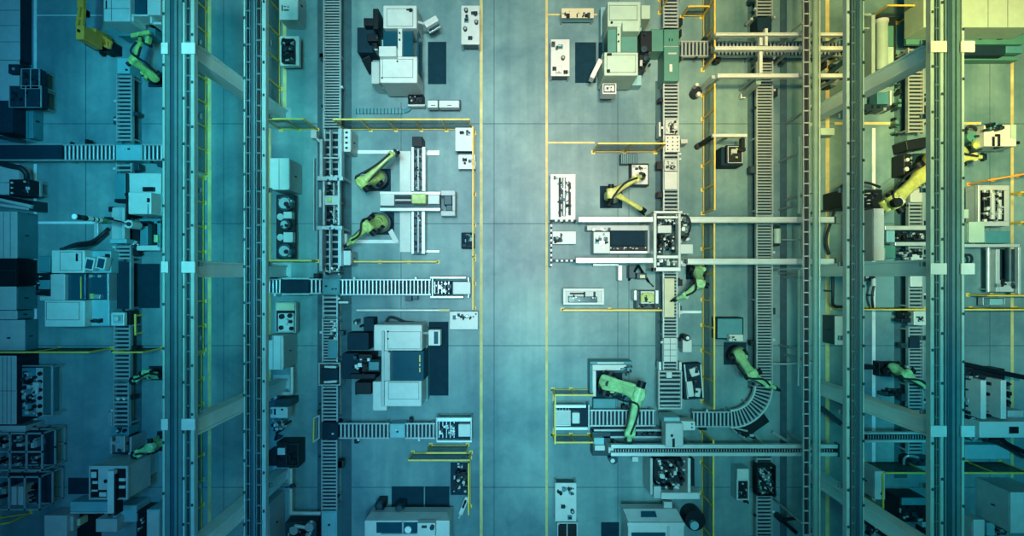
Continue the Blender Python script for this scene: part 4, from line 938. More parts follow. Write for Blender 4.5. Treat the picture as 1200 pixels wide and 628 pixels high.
# transfer cross in the two-robot cell
t = build('linear_axis', 'vertical linear axis with white plates in the two-robot cell', 'linear axis', 485, 235, [
 ('floor_plate', 'white', .01, [(468.5, 177, 481.5, 225, .02, .15), (468.5, 246, 481.5, 295.5, .02, .15)]),
 ('bed', 'darksteel', .01, [(484, 172, 497, 224, .1, .7), (484, 247, 497, 298, .1, .7)]), ('rail', 'alu', .01, [(482, 172, 485, 224, .2, .85), (494.5, 172, 498.5, 224, .2, .85), (482, 247, 485, 297.5, .2, .85), (494, 247, 498, 297.5, .2, .85)]),
 ('end_cap', 'black', .02, [(483, 160, 495, 172, .1, .9)]), ('foot', 'alu', .01, [(498, 177, 515, 182, .02, .15), (498, 293, 515, 296, .02, .15)]), ('inner_shaft', 'whiteb', .01, [(489, 174, 491, 223, .7, .82), (489, 248, 491, 296, .7, .82)])])
mm = M()
for i in range(12):
    for xx in (486.3, 493): mm.disc(xx, 177+i*10.6 if i < 5 else 190+i*9.3, .7, .88, 1.3, 8)
part('guide_wheel', t, mm, 'black')
mech(t, 485, 173, 494, 223, .7, .85, 22, 28, ('black', 'steel', 'darksteel'), 'carrier', 1.2, 3)
mech(t, 485, 248, 494, 296, .7, .85, 22, 29, ('black', 'steel', 'darksteel'), 'carrier', 1.2, 3)
t = build('transfer_carriage', 'horizontal carriage with white plates and a green block between the two robots', 'carriage', 490, 236, [
 ('rail', 'alu', .01, [(445, 224.5, 516, 228, .9, 1.25), (445, 243.5, 516, 247, .9, 1.25)]), ('bed', 'darksteel', .01, [(446, 228, 516, 243.5, .88, 1.1)]),
 ('left_plate', 'white', .02, [(445.5, 227, 462, 241, 1.1, 1.35)]), ('right_plate', 'white', .02, [(501.5, 228, 515, 239, 1.1, 1.35)]), ('green_block', 'lime', .04, [(482, 226.5, 499, 238.5, 1.1, 1.7)]), ('slot', 'black', 0, [(463, 230, 482, 233, 1.1, 1.16), (463, 236, 482, 239, 1.1, 1.16)]), ('slot_bar', 'whiteb', 0, [(463, 233.5, 482, 235.3, 1.1, 1.2)]),
 ('end_frame', 'whiteb', .02, [(516.5, 223, 533.5, 229, .3, 1.2), (516.5, 247, 533.5, 253, .3, 1.1), (530, 229, 533.5, 247, .3, 1.1)]), ('motor', 'darksteel', .02, [(520, 229, 529.5, 240, .5, 1.1), (523, 240, 530, 247, .4, 1.0)]), ('leg', 'steel', .01, [(447, 226, 449, 228, 0, .9), (447, 243, 449, 245, 0, .9), (514, 226, 516, 228, 0, .9), (514, 243, 516, 245, 0, .9)])])
t = build('floor_plate', 'slanted white floor plate beside the lower robot base', 'plate', 460, 277, [('plate', 'white', .01, [('r', 461, 277, 6, 17, .01, .1, math.radians(28))])])

# ------------------------------------------------------------------ portal frame and twin beams (centre right)
def beam_run(label, y0, y1, x0, x1, z, legs=(), m_='alu', th=.22, steps=True):
    t = thing('gantry_beam', label, 'beam', (x0+x1)/2, (y0+y1)/2)
    part('beam', t, M().b(x0, y0, x1, y1, z-th, z), m_, .01)
    part('guide_rail', t, M().b(x0+2, y0+(y1-y0)*.15, x1-2, y0+(y1-y0)*.35, z, z+.04), 'white')
    part('edge_channel', t, M().b(x0+1, y1-(y1-y0)*.18, x1-1, y1, z, z+.02), 'steel')
    for q in legs:
        part('leg', t, M().b(q-1.2, y0+1, q+1.2, y1-1, 0, z-th), 'steel')
    part('end_cap', t, M().b(x1, y0-.5, x1+2, y1+.5, z-th-.03, z+.03), 'darksteel')
    return t
beam_run('upper of the two long gantry beams through the portal frame, left half', 254, 260, 678, 766, 2.0, (684, 760))
beam_run('upper of the two long gantry beams through the portal frame, right half', 254, 261, 806, 978, 2.0, (812, 872, 974))
beam_run('lower of the two long gantry beams through the portal frame, left half', 302, 308, 675, 766, 2.0, (680, 760))
beam_run('lower of the two long gantry beams through the portal frame, right half', 303, 310, 806, 978, 2.0, (812, 872, 974))
beam_run('topmost of the three white beams at the upper right', 38, 42, 839, 988, 2.3, (845, 930, 985), 'white')
beam_run('middle of the three white beams at the upper right', 54, 59, 838, 988, 2.3, (843, 930, 985), 'white')
beam_run('lowest of the three white beams at the upper right', 86, 91, 841, 988, 2.3, (846, 888, 985), 'white')
t = build('beam_crosspiece', 'white crosspieces joining the three upper right beams', 'beam', 895, 60, [('bar', 'white', .01, [(890, 43.5, 893.8, 53, 2.1, 2.32), (896.5, 33, 900, 53.3, 2.1, 2.32), (890, 60, 893.8, 85.5, 2.1, 2.32)])])
t = build('pedestal', 'grey-white brace and round foot at the left end of the three upper right beams', 'bracket', 818, 106, [('brace', 'alu', .01, [('m', (836, 90, 1.9), (823, 103, .6), .12, .12)]), ('foot', 'black', 0, [('d', 817, 107, 0, .5, 6)]), ('knob', 'white', 0, [('d', 819, 110, .5, .7, 2.5), ('d', 817, 99, .5, .9, 2)])])
t = build('beam_brace', 'pale brace with bright foot under the lowest upper right beam', 'bracket', 877, 104, [('brace', 'girderlight', .01, [('m', (889, 96, 1.8), (871, 112, .2), .18, .18)]), ('foot', 'white', .01, [(868, 110, 874, 115, 0, .3)])])
t = build('portal_frame', 'busy steel portal frame astride the centre right line', 'portal', 786, 282, [
 ('post_beam', 'white', .02, [(766, 248, 769.5, 318, 1.6, 2.2), (795, 250, 798, 318, 1.6, 2.1)]), ('cross_beam', 'alu', .02, [(766, 247, 800, 250, 1.7, 2.2), (770, 253, 795, 256, 1.5, 2.0), (770, 299, 795, 303, 1.5, 2.1), (766, 313, 798, 318, 1.7, 2.2)]),
 ('white_cover', 'white', .02, [(771, 264, 787, 273, 1.2, 1.7)]), ('terminal_box', 'white', .03, [(797, 286, 812.5, 297.5, 1.3, 1.9)]), ('leg', 'steel', .01, [(766, 248, 769, 251, 0, 1.6), (766, 314, 769, 317, 0, 1.6), (796, 314, 798.5, 317, 0, 1.6), (797, 250, 800, 253, 0, 1.6)])])
mech(t, 771, 274, 794, 298, 1.0, 1.7, 44, 31, ('black', 'darksteel', 'black', 'steel', 'alu'))
mech(t, 771, 256, 798, 264, 1.2, 1.8, 18, 32, ('alu', 'darksteel', 'steel'))
mech(t, 792, 250, 810, 286, 1.2, 1.9, 40, 33, ('alu', 'darksteel', 'black', 'steel'))
mech(t, 770, 303, 806, 313, 1.2, 1.9, 24, 34, ('alu', 'darksteel', 'steel', 'whiteb'))
part('hose', t, M().tube([P(798, 252, 2.0), P(806, 254, 2.2), P(809, 264, 2.2), P(806, 276, 2.0), P(801, 282, 1.9)], .04), 'rubber')
t = build('wash_station', 'open machine bay with white head left of the portal frame', 'machine', 730, 282, [
 ('head', 'white', .03, [(695.5, 271.5, 715, 297, .2, 1.2)]), ('rear_wall', 'whiteb', .01, [(688, 264, 762, 270, .2, 1.0)]), ('floor_tank', 'navy', .02, [(716, 271, 758, 288, .05, .5)]), ('front_rail', 'alu', .01, [(712, 294, 761, 297, .3, 1.0)]), ('rack', 'black', .01, [(713, 289, 758, 293.5, .3, .9)]), ('end_wall', 'whiteb', .02, [(759, 270, 763, 297, .2, 1.1)])])
mech(t, 697, 273, 713, 295, 1.2, 1.4, 12, 35, ('darksteel', 'alu', 'cyanpaint'), 'fitting', 1.5, 5)
mech(t, 714, 289, 758, 293, .9, 1.0, 24, 36, ('white', 'black', 'steel'), 'tooth', 1, 2)
mech(t, 689, 266, 716, 271, 1.0, 1.2, 8, 37, ('steel', 'darksteel', 'alu'), 'fitting', 1.5, 4)
t = build('under_beam_frame', 'dark frame with triangular legs hanging under the lower gantry beam', 'stand', 747, 320, [('plate', 'alu', .01, [(724.5, 311, 729, 328.5, .1, .7)]), ('foot_plate', 'alu', .01, [(695, 309, 725, 311.5, .1, .5)]), ('frame', 'black', 0, [('m', (737, 328, .1), (748, 311, .9), .08, .08), ('m', (760, 330, .1), (748, 311, .9), .08, .08), ('m', (760, 330, .1), (766, 336, .1), .05, .05)]), ('box', 'darksteel', .02, [(737, 311, 745, 326, .05, .6), (746, 320, 758, 327, .05, .6)]), ('cap', 'beige', .01, [(750, 322, 756, 326, .6, .7)])])

# twin rails at the bottom right of centre
def twin_rail(label, x0, x1, ya, yb, yc, yd, z, legs):
    t = thing('linear_rail', label, 'rail', (x0+x1)/2, (ya+yd)/2)
    part('rail', t, M().b(x0, ya, x1, yb, z-.22, z), 'alu', .01); part('rail', t, M().b(x0, yc, x1, yd, z-.22, z), 'alu', .01)
    part('cable_chain', t, M().b(x0+4, yb+.6, x1-4, yc-.6, z-.28, z-.12), 'black')
    mm = M(); x = x0+5
    while x < x1-6: mm.b(x, yb+.8, x+.8, yc-.8, z-.12, z-.09); x += 3.1
    part('chain_link', t, mm, 'steel')
    for q in legs: part('leg', t, M().b(q-1.3, ya+2, q+1.3, yd-2, 0, z-.3), 'steel')
    part('end_plate', t, M().b(x1, ya-1, x1+2, yd+1, z-.3, z+.03), 'darksteel')
    return t
twin_rail('twin pale linear rails crossing from the large green robot to the right girder', 716, 982, 521, 525.5, 530.5, 534.5, 1.9, (724, 812, 900, 976))
twin_rail('twin pale linear rails between the two right girders', 1012, 1090, 506.5, 509, 515.5, 518.5, 1.9, (1016, 1085))
t = build('rail_carriage', 'white carriage box riding the twin rails below the wide roller table', 'carriage', 790, 505, [
 ('housing', 'whiteb', .04, [(780, 496, 801, 524, 1.9, 2.6)]), ('rear_housing', 'cyanpaint', .03, [(778, 489, 797, 497, 1.2, 2.2)]), ('side_arm', 'white', .03, [(796, 493.5, 815, 504.5, 1.4, 2.1)]), ('slot', 'black', .01, [(786, 509, 789, 512, 2.6, 2.63), (788, 514, 791, 524, 2.6, 2.63)]), ('bolt', 'darksteel', 0, [('d', 811, 497, 2.1, 2.15, .9), ('d', 811, 501, 2.1, 2.15, .9)]), ('stand', 'tealpaint', .02, [(780, 494, 796, 510, 0, 1.2)])])
t = build('rail_motor', 'pair of white motor blocks at the left end of the twin rails', 'motor', 708, 520, [('block', 'white', .02, [(697, 522, 709, 528, .8, 1.5), (713, 524, 725, 531, .8, 1.5)]), ('body', 'cyanpaint', .02, [(696, 513, 708, 521, .6, 1.3)]), ('bed', 'darksteel', .02, [(694, 506, 716, 534, .05, .8)]), ('cone', 'darksteel', 0, [('d', 719, 539, .3, .9, 5)]), ('cone_cap', 'alu', 0, [('d', 718, 540, .9, 1.0, 2.5)])])
t = build('machine_bed', 'dark bed with steel channels between the short roller conveyor and the twin rails', 'machine', 735, 512, [('channel', 'steel', .01, [(696, 503, 776, 505.5, .2, .8), (696, 511, 778, 513.5, .2, .8)]), ('bed', 'navy', .02, [(694, 505.6, 776, 511, .05, .5)])])
mech(t, 746, 505, 776, 512, .5, .9, 12, 38, ('black', 'darksteel'), 'fitting', 2, 8)
t = build('bracket_plate', 'small square white plate under the left part of the twin rails', 'plate', 744, 538, [('plate', 'white', .01, [(741, 535.5, 748, 541, .9, 1.0)]), ('post', 'steel', .01, [(743.5, 537, 745.5, 539, 0, .9)])])
# wide roller lift table
t = build('lift_table', 'wide steel lift table with rungs at the lower end of the centre right line', 'lift table', 785.5, 456, [
 ('frame', 'whiteb', .01, frame_boxes(771.5, 434.5, 799.5, 479.5, 1.8, .75, 1.05)), ('top_frame', 'alu', .01, [(772, 424, 775, 434, .5, .9), (796, 424, 799, 434, .5, .9)]), ('bed', 'navy', .01, [(773.5, 436, 798, 478, .3, .8)]), ('clip', 'white', .01, [(781, 436, 787.5, 443, 1.0, 1.15)]), ('leg', 'steel', .01, [(773, 436, 775, 438, 0, .75), (796, 436, 798, 438, 0, .75), (773, 476, 775, 478, 0, .75), (796, 476, 798, 478, 0, .75)])])
a = P(773.5, 440, .92); b_ = P(797.5, 440, .92)
for i in range(8):
    yy = P(0, 440+i*5, .92).y; part('roller', t, M().cyl((a.x, yy, .9), (b_.x, yy, .9), .045), 'roller')

# end-of-line loading frames
def load_frame(label, x0, y0, x1, y1, blk, rails, seed):
    t = thing('loading_frame', label, 'loading frame', (x0+x1)/2, (y0+y1)/2, 'loading frames at the ends of cross conveyors')
    for r_ in rails: part('guide_rail', t, M().b(*r_, .8, 1.05), 'alu', .01)
    part('bed', t, M().b(x0+2, y0+4, x1-2, y1-4, .1, .72), 'navy', .01)
    part('frame', t, M().b(x0, y0, x0+1.8, y1, .3, .95).b(x1-1.8, y0, x1, y1, .3, .95), 'steel', .01)
    part('load_plate', t, M().b(*blk, .72, 1.1), 'white', .03)
    for i, q in enumerate(((x0+1, y0+1), (x1-1, y0+1), (x0+1, y1-1), (x1-1, y1-1))): part('leg', t, M().b(q[0]-1, q[1]-1, q[0]+1, q[1]+1, 0, .8), 'steel')
    lx0, lx1 = (x0+3, blk[0]-1) if blk[0] > (x0+x1)/2 else (blk[2]+1, x1-3)
    mech(t, lx0, blk[1], lx1, blk[3], .72, 1.0, 16, seed, ('black', 'steel', 'alu', 'darksteel'))
    mm = M()
    for i in range(5): mm.b(lx0+i*(lx1-lx0)/5, y0+5, lx0+i*(lx1-lx0)/5+1, y1-5, .72, .8)
    part('crossbar', t, mm, 'roller')
    return t
load_frame('loading frame with white block at the right end of the upper cross conveyor', 506, 325, 550, 349, (530.5, 330, 551.5, 345), [(504, 324, 546, 326.5), (504, 346.8, 543, 349.3)], 41)
load_frame('loading frame with white block at the right end of the lower cross conveyor', 511, 489, 553, 518, (537, 497, 551.5, 512), [(512, 489.5, 552, 494), (512, 516, 553, 518.5)], 42)
load_frame('loading frame with pale block at the left end of the short roller conveyor', 649, 474, 691, 504, (670.5, 483.5, 679.5, 496.5), [(650, 474.5, 687, 478), (650, 500.5, 689, 504)], 43)
t = build('load_tray', 'pale tray at the left side of the short conveyor loading frame', 'tray', 659, 490, [('tray', 'whiteb', .02, [(650.5, 482, 669, 498, .75, 1.0)]), ('rim', 'alu', .01, [(650.5, 481, 669, 482.2, .9, 1.05), (650.5, 498, 669, 499.2, .9, 1.05)]), ('leg', 'steel', .01, [(652, 484, 654, 486, 0, .75), (665, 494, 667, 496, 0, .75)])])
# L-shaped guard around the large robot
t = build('guard_wall', 'L-shaped dark wall with white inner frame around the large green robot', 'guard', 715, 440, [
 ('dark_wall', 'tealpaint', .02, [(691.5, 423.5, 741, 427, .02, 1.0), (691.5, 427.2, 694, 464, .02, 1.0)]), ('inner_frame', 'white', .01, [(694.3, 427.3, 734, 434, .5, .8), (694.3, 434.2, 698.5, 464.5, .5, .8)]), ('lip', 'alu', .01, [(700, 424.5, 731, 426, 1.0, 1.06)]), ('shelf', 'darksteel', .01, [(706, 434.3, 740, 437, .3, .7)])])
mech(t, 726, 428, 742, 440, .8, 1.1, 9, 44, ('black', 'tealpaint', 'darksteel'))
t = build('robot_console', 'teal low cover and round hub between the large robot and the roller conveyor', 'cover', 712, 470, [('cover', 'tealpaint', .03, [(695, 467, 722, 479, .05, .4)]), ('hub', 'tealpaint', 0, [('d', 737, 470, 0, .5, 6)])])

# ------------------------------------------------------------------ benches, carts and small machines
def bench(label, x0, y0, x1, y1, z, n, seed, top='white', body='darksteel', name='workbench', cat='workbench', mats=('black', 'darksteel', 'cyanpaint'), region=None, shelf=True, zt=.25, smax=5):
    t = thing(name, label, cat, (x0+x1)/2, (y0+y1)/2, 'workbenches with tools' if name == 'workbench' else None)
    part('worktop', t, M().b(x0, y0, x1, y1, z-.06, z), top, .01)
    for q in ((x0+1, y0+1), (x1-1, y0+1), (x0+1, y1-1), (x1-1, y1-1)):
        part('leg', t, M().b(q[0]-.9, q[1]-.9, q[0]+.9, q[1]+.9, .08, z-.06), 'steel')
        part('caster', t, M().disc(q[0], q[1], 0, .09, 1.2, 10), 'rubber')
    if shelf: part('lower_shelf', t, M().b(x0+1.5, y0+1.5, x1-1.5, y1-1.5, .2, .24), body); part('front_panel', t, M().b(x0+1.5, y1-1.6 if (y0+y1)/2 < NY else y0+1, x1-1.5, y1-1 if (y0+y1)/2 < NY else y0+1.6, .24, z-.06), body)
    r = region or (x0+1, y0+1, x1-1, y1-1)
    mech(t, *r, z, z+zt, n, seed, mats, 'tooling', 1.2, smax)
    return t
def item(name, label, cat, x, y, z, kind, group=None):
    """small loose thing lying on a bench top at height z"""
    t = thing(name, label, cat, x, y, group, z=z)
    if kind == 'vise':
        part('base', t, M().b(x-2.5, y-2, x+2.5, y+2, z, z+.08), 'darksteel', .008); part('jaw', t, M().b(x-2, y-1.5, x-.6, y+1.5, z+.08, z+.22).b(x+.6, y-1.5, x+2, y+1.5, z+.08, z+.22), 'black', .008); part('screw', t, M().cyl(P(x+2, y, z+.12), P(x+4, y, z+.12), .015), 'steel')
    elif kind == 'motor':
        part('housing', t, M().disc(x, y, z, z+.2, 2.2), 'black'); part('flange', t, M().disc(x, y, z+.2, z+.24, 1.4), 'steel'); part('foot', t, M().b(x-2.4, y-1, x+2.4, y+1, z, z+.05), 'darksteel')
    elif kind == 'box':
        part('bin', t, M().b(x-2.6, y-2.2, x+2.6, y+2.2, z, z+.14), 'tealpaint', .01); part('contents', t, M().b(x-1.8, y-1.4, x+1.8, y+1.4, z+.14, z+.17), 'black')
    elif kind == 'case':
        part('case', t, M().b(x-3.5, y-4, x+3.5, y+4, z, z+.16), 'white', .02); part('latch', t, M().b(x-.6, y+2.5, x+.6, y+3.5, z+.16, z+.18), 'darksteel')
    return t
bench('white workbench with black tools at the top beside the aisle, left side', 540.5, 6.5, 562, 52, .95, 3, 51, region=(541, 9, 560, 20))
for x, y, k_, lb in ((546, 11, 'motor', 'black motor at the top left of the upper left aisle workbench'), (557, 15, 'vise', 'black vise at the top right of the upper left aisle workbench'), (546.5, 23, 'box', 'small bin left of centre on the upper left aisle workbench'), (545, 33, 'motor', 'small round part low on the left of the upper left aisle workbench'), (551, 44, 'vise', 'dark vise at the foot of the upper left aisle workbench'), (558, 25, 'motor', 'dark motor at the right edge of the upper left aisle workbench')):
    item('tool_'+k_ if k_ != 'box' else 'parts_bin', lb, 'tool', x, y, .95, k_)
bench('beige workbench with black fixtures at the top right of the aisle', 658, 9.5, 696, 21, .85, 16, 52, 'beige', 'cyanpaint', mats=('black', 'darksteel', 'beige'), zt=.15)
bench('white workbench with machine part at its lower end, right of the aisle', 645.5, 46, 667.5, 89, .9, 4, 53, region=(646, 47, 666, 60))
for x, y, k_, lb in ((657, 54, 'box', 'bin at the top of the white right aisle workbench'), (660, 67, 'motor', 'round part in the middle of the white right aisle workbench'), (650, 80, 'vise', 'black vise at the lower left of the white right aisle workbench'), (655, 81, 'case', 'white case at the foot of the white right aisle workbench'), (663, 84, 'vise', 'black vise at the lower right of the white right aisle workbench')):
    item('tool_'+k_ if k_ != 'box' else 'parts_bin', lb, 'tool', x, y, .9, k_)
t = build('parts_trolley', 'low trolley with two white boxes below the top machining centre', 'trolley', 520, 126, [
 ('deck', 'darksteel', .01, [(502, 117, 540, 127, .35, .42)]), ('leg', 'black', .01, [(504, 117, 506, 127, .05, .35), (520, 117, 522, 127, .05, .35), (536, 117, 538, 127, .05, .35)]), ('wheel', 'rubber', 0, [('d', 505, 118, 0, .06, 1.3), ('d', 537, 118, 0, .06, 1.3), ('d', 505, 127, 0, .06, 1.3), ('d', 537, 127, 0, .06, 1.3)])])
for x0, x1, lb in ((501, 513, 'smaller white box at the left of the low trolley'), (514.5, 538, 'longer white box at the right of the low trolley')):
    t = build('storage_box', lb, 'box', (x0+x1)/2, 122, [('box', 'white', .02, [(x0, 117.5, x1, 126, .42, .85)]), ('lid_seam', 'darksteel', 0, [((x0+x1)/2-2, 123, (x0+x1)/2+3, 123.8, .85, .86)])])
bench('white cabinet-bench with dials in the top right corner of the two-robot cell', 533.5, 149.5, 555, 177, .9, 6, 54, mats=('black', 'darksteel', 'whiteb'), region=(535, 151, 553, 160), name='control_bench')
bench('smaller white bench with small parts below the cell corner bench', 537, 181, 557, 198, .7, 10, 55, mats=('black', 'darksteel', 'white'))
t = build('power_pack', 'small dark power pack at the right side of the two-robot cell', 'machine', 548, 281, [('body', 'navy', .02, [(540.5, 272.5, 555.5, 291, .05, .7)])])
mech(t, 541, 273, 555, 290, .7, .9, 18, 56, ('black', 'navy', 'darksteel', 'black', 'tealpaint'))
bench('small white bench with tools beside the yellow fence corner', 527, 365, 560, 386, .8, 16, 57, region=(530, 365, 559, 376), mats=('black', 'darksteel', 'steel'))
t = build('engine_bench', 'white bench carrying a black engine at the top, left of the long roller line', 'bench', 338, 62, [('bench', 'white', .02, [(328, 42, 350.5, 77, .5, .8)]), ('skirt', 'black', .01, [(329, 44, 350, 76, .05, .5)])])
t = build('engine_block', 'black engine block on the white bench at the top', 'engine', 337, 60, [('block', 'black', .02, [(329.5, 45, 344, 73, .8, 1.1)])])
mech(t, 329, 44, 345, 74, 1.1, 1.35, 40, 58, ('black', 'black', 'darksteel', 'steel'), 'fitting', 1.5, 4)
t = build('engine_cart', 'long dark cart carrying round gearbox parts left of the lifting gantry', 'cart', 334, 266, [('deck', 'black', .02, [(323.5, 228, 345, 303, .3, .6)]), ('wheel', 'rubber', 0, [('d', 326, 231, 0, .3, 2.5), ('d', 342, 231, 0, .3, 2.5), ('d', 326, 300, 0, .3, 2.5), ('d', 342, 300, 0, .3, 2.5)])])
for y, r_, lb in ((238, 9, 'round grey gearbox at the top of the long dark cart'), (263, 6, 'small half-round cover in the middle of the long dark cart'), (294, 8.5, 'round grey gearbox at the foot of the long dark cart')):
    t = build('gearbox', lb, 'gearbox', 334, y, [('housing', 'darksteel', 0, [('d', 334, y, .6, .95, r_)]), ('cover', 'steel', 0, [('d', 333, y, .95, 1.05, r_*.72)]), ('hub', 'black', 0, [('d', 335, y+1, 1.05, 1.15, r_*.3)])])
    mech(t, 334-r_, y-r_*.8, 334+r_, y+r_*.8, .8, 1.15, 8, int(y), ('black', 'steel', 'darksteel'), 'fitting', 1.5, 3.5)
for y, lb in ((252, 'small white box below the top gearbox on the long dark cart'), (276, 'white ribbed housing above the foot gearbox on the long dark cart')):
    t = build('housing_box', lb, 'box', 335, y, [('box', 'white', .02, [(332, y-4, 342 if y < 260 else 343, y+4 if y < 260 else y+8, .6, .95)]), ('ring', 'whiteb', 0, [('d', 328.5, y+2, .6, .9, 4)])])
t = build('gearbox_cart', 'cart with black and white gearbox above the pale column cabinet', 'cart', 335, 372, [('frame', 'steel', .01, frame_boxes(322.5, 354, 347, 390, 1.3, .3, .6)), ('deck', 'navy', .01, [(324, 355.5, 346, 389, .3, .5)]), ('tray', 'beige', .02, [(323.5, 355, 345, 364, .5, .75)]), ('wheel', 'rubber', 0, [('d', 324, 356, 0, .3, 1.6), ('d', 346, 388, 0, .3, 1.6)])])
t = build('gearbox', 'black and white gearbox on the cart above the pale column cabinet', 'gearbox', 334, 377, [('housing', 'white', .03, [(325.5, 367, 344, 389, .5, .8)]), ('hub', 'black', 0, [('d', 329.5, 371, .8, .95, 3), ('d', 339, 370, .8, .95, 2.6), ('d', 329, 384, .8, .9, 2.6), ('d', 341, 385, .8, .9, 2.4), ('d', 340, 377, .8, .9, 2)]), ('cap', 'white', 0, [('d', 334, 377, .8, 1.0, 3.4)])])
t = build('pump_box', 'white box pump with black valves left of the lower crossing', 'pump', 328, 484, [('housing', 'white', .03, [(316.5, 477, 337, 490, .6, 1.2)]), ('side', 'darksteel', .02, [(322, 468, 341, 476, .1, 1.0)]), ('mark', 'black', 0, [('d', 330.5, 480, 1.2, 1.22, 1.3), (321, 479, 323, 486, 1.2, 1.22)])])
mech(t, 317, 491, 336, 504, .1, .9, 22, 63, ('black', 'steel', 'black', 'white'), 'valve', 1.5, 4)
mech(t, 320, 502, 330, 517, .1, .7, 8, 64, ('black', 'darksteel'), 'valve', 2, 4)
t = build('black_gearbox_machine', 'black square machine standing beside the lower left diagonal column', 'machine', 336, 532, [('body', 'black', .03, [(324, 518, 350, 548, .1, .9)]), ('wing', 'black', .02, [(314, 528, 324, 546, .1, .7)]), ('box', 'alu', .01, [(325, 525, 334, 533, .9, 1.05)]), ('frame', 'darksteel', .01, frame_boxes(335, 520, 349, 546, 1, .9, 1.05))])
mech(t, 323, 519, 349, 546, .9, 1.05, 20, 65, ('black', 'darksteel', 'black'))
t = build('pipe_elbow', 'pale angled pipe above the white box pump', 'pipe', 336, 455, [('pipe', 'alu', 0, [('t', [(342, 430, .6), (342, 458, .6), (340, 461, .6), (324, 461.5, .6), (323, 468, .6)], .08)]), ('stand', 'steel', .01, [(341, 440, 343, 442, 0, .55), (323, 460.5, 325, 462.5, 0, .55)])])
t = build('pipe_elbow', 'pale angled pipe running down to the bottom bench', 'pipe', 345, 590, [('pipe', 'alu', 0, [('t', [(341, 548, .5), (341, 598, .5), (343, 601, .5), (376, 601.5, .5)], .08)]), ('valve', 'darksteel', 0, [('m', (334, 571, .6), (347, 569, .6), .06, .06), ('d', 341, 570, .4, .65, 2.5)]), ('stand', 'steel', .01, [(340, 580, 342, 582, 0, .45), (360, 600.5, 362, 602.5, 0, .45)])])
t = build('motor_bench', 'dark bench with two steel motors at the bottom edge', 'bench', 352, 620, [('bench', 'darksteel', .02, [(334, 612, 371, 645, .1, .8)]), ('motor', 'steel', 0, [('d', 344, 622, .8, 1.1, 5), ('d', 362, 618, .8, 1.15, 5)]), ('shaft', 'alu', 0, [('c', (346, 616, 1.0), (358, 618, 1.0), .07), ('c', (365, 610, 1.0), (365, 622, 1.0), .05)])])
mech(t, 335, 613, 370, 632, .8, 1.1, 22, 66, ('black', 'steel', 'darksteel', 'alu'))
t = build('crate', 'dark slatted crate below the yellow screen', 'crate', 737, 185, [('crate', 'darksteel', .01, [(727.5, 179.5, 747, 192, .02, .5)]), ('slat', 'tealpaint', 0, [(728+i*2.4, 180, 729+i*2.4, 191.5, .5, .54) for i in range(8)])])
t = build('fixture_table', 'square white fixture table with black rim held under the lone robot', 'table', 750, 204, [('table', 'white', .02, [(740.5, 193, 759.5, 216, .4, .8)]), ('rim', 'black', .01, frame_boxes(739.5, 191.5, 760.5, 217.5, 1.2, .3, .75)), ('leg', 'black', .01, [(741, 193, 743, 195, 0, .4), (757, 193, 759, 195, 0, .4), (741, 214, 743, 216, 0, .4), (757, 214, 759, 216, 0, .4)])])
mech(t, 741, 193, 759, 200, .8, .95, 9, 67, ('darksteel', 'steel', 'whiteb'), 'clamp', 1.5, 4)
bench('long white bench with a black camshaft rack beside the striped barrier', 645, 204, 674.5, 257.5, .85, 2, 68, region=(647, 206, 655, 210))
t = build('camshaft_rack', 'black and steel camshaft rack on the long white bench', 'rack', 660, 231, [('rail', 'black', .01, [(655, 208, 657.5, 254, .85, 1.0), (666.5, 212, 669, 252, .85, 1.0)]), ('shaft', 'steel', 0, [('c', (661, 208, 1.0), (661, 253, 1.0), .07)])])
mech(t, 653, 210, 670, 252, .86, 1.1, 60, 69, ('black', 'darksteel', 'steel', 'tealpaint'), 'cam', 1.2, 3.6)
bench('small white bench with dark tools inside the striped barrier', 647.5, 271, 675, 286, .7, 14, 70, region=(648, 272, 661, 285), mats=('black', 'tealpaint', 'darksteel'))
t = build('tray_bench', 'shallow white tray bench holding a dark machined bar', 'bench', 684, 347, [('tray_rim', 'white', .01, frame_boxes(660, 338, 708, 357, 3, .6, .9)), ('tray_floor', 'whiteb', .01, [(663, 341, 705, 354, .6, .8)]), ('underframe', 'black', .01, [(661, 350, 707, 357, .1, .6)]), ('leg', 'black', .01, [(661, 339, 663, 341, 0, .6), (705, 339, 707, 341, 0, .6)])])
t = build('machined_bar', 'dark blue machined bar lying in the shallow tray bench', 'workpiece', 683, 351, [('bar', 'glass', .02, [(666, 347.5, 700, 354.5, .8, 1.05)]), ('clamp', 'black', .01, [(668, 343, 684, 345, .8, .9), (684.5, 342, 686, 348, .8, 1.0), (696, 342, 698, 348, .8, 1.0)])])
mech(t, 665, 346, 701, 355, 1.05, 1.12, 12, 71, ('darksteel', 'steel', 'tealpaint'), 'lug', 1, 3)
bench('white drawer bench with a row of tools at the bottom of the aisle, right side', 650.5, 566, 675.5, 611, .9, 12, 72, region=(652, 571, 673, 583), mats=('black', 'tealpaint', 'darksteel'))
for x, y, k_, lb in ((660, 594, 'vise', 'black vise in the middle of the bottom aisle bench'), (671, 600, 'motor', 'black motor on the right side of the bottom aisle bench'), (668, 607, 'box', 'bin at the foot of the bottom aisle bench')):
    item('tool_'+k_ if k_ != 'box' else 'parts_bin', lb, 'tool', x, y, .9, k_)
t = build('trolley_frame', 'dark open trolley frame at the bottom edge below the drawer bench', 'trolley', 665, 625, [('frame', 'alu', .01, frame_boxes(653, 612.5, 677, 645, 1.2, .6, .75) + [(664, 614, 665.2, 644, .6, .75)]), ('deck', 'black', .01, [(654, 614, 676, 644, .2, .3)]), ('leg', 'steel', .01, [(654, 614, 655.5, 615.5, 0, .6), (675, 614, 676.5, 615.5, 0, .6)])])
t = build('tool_stand', 'dark tangled tool stand beside the low fence at the bottom of the aisle', 'stand', 541, 566, [('plate', 'navy', .01, [(528, 543, 549, 580, .02, .15)])])
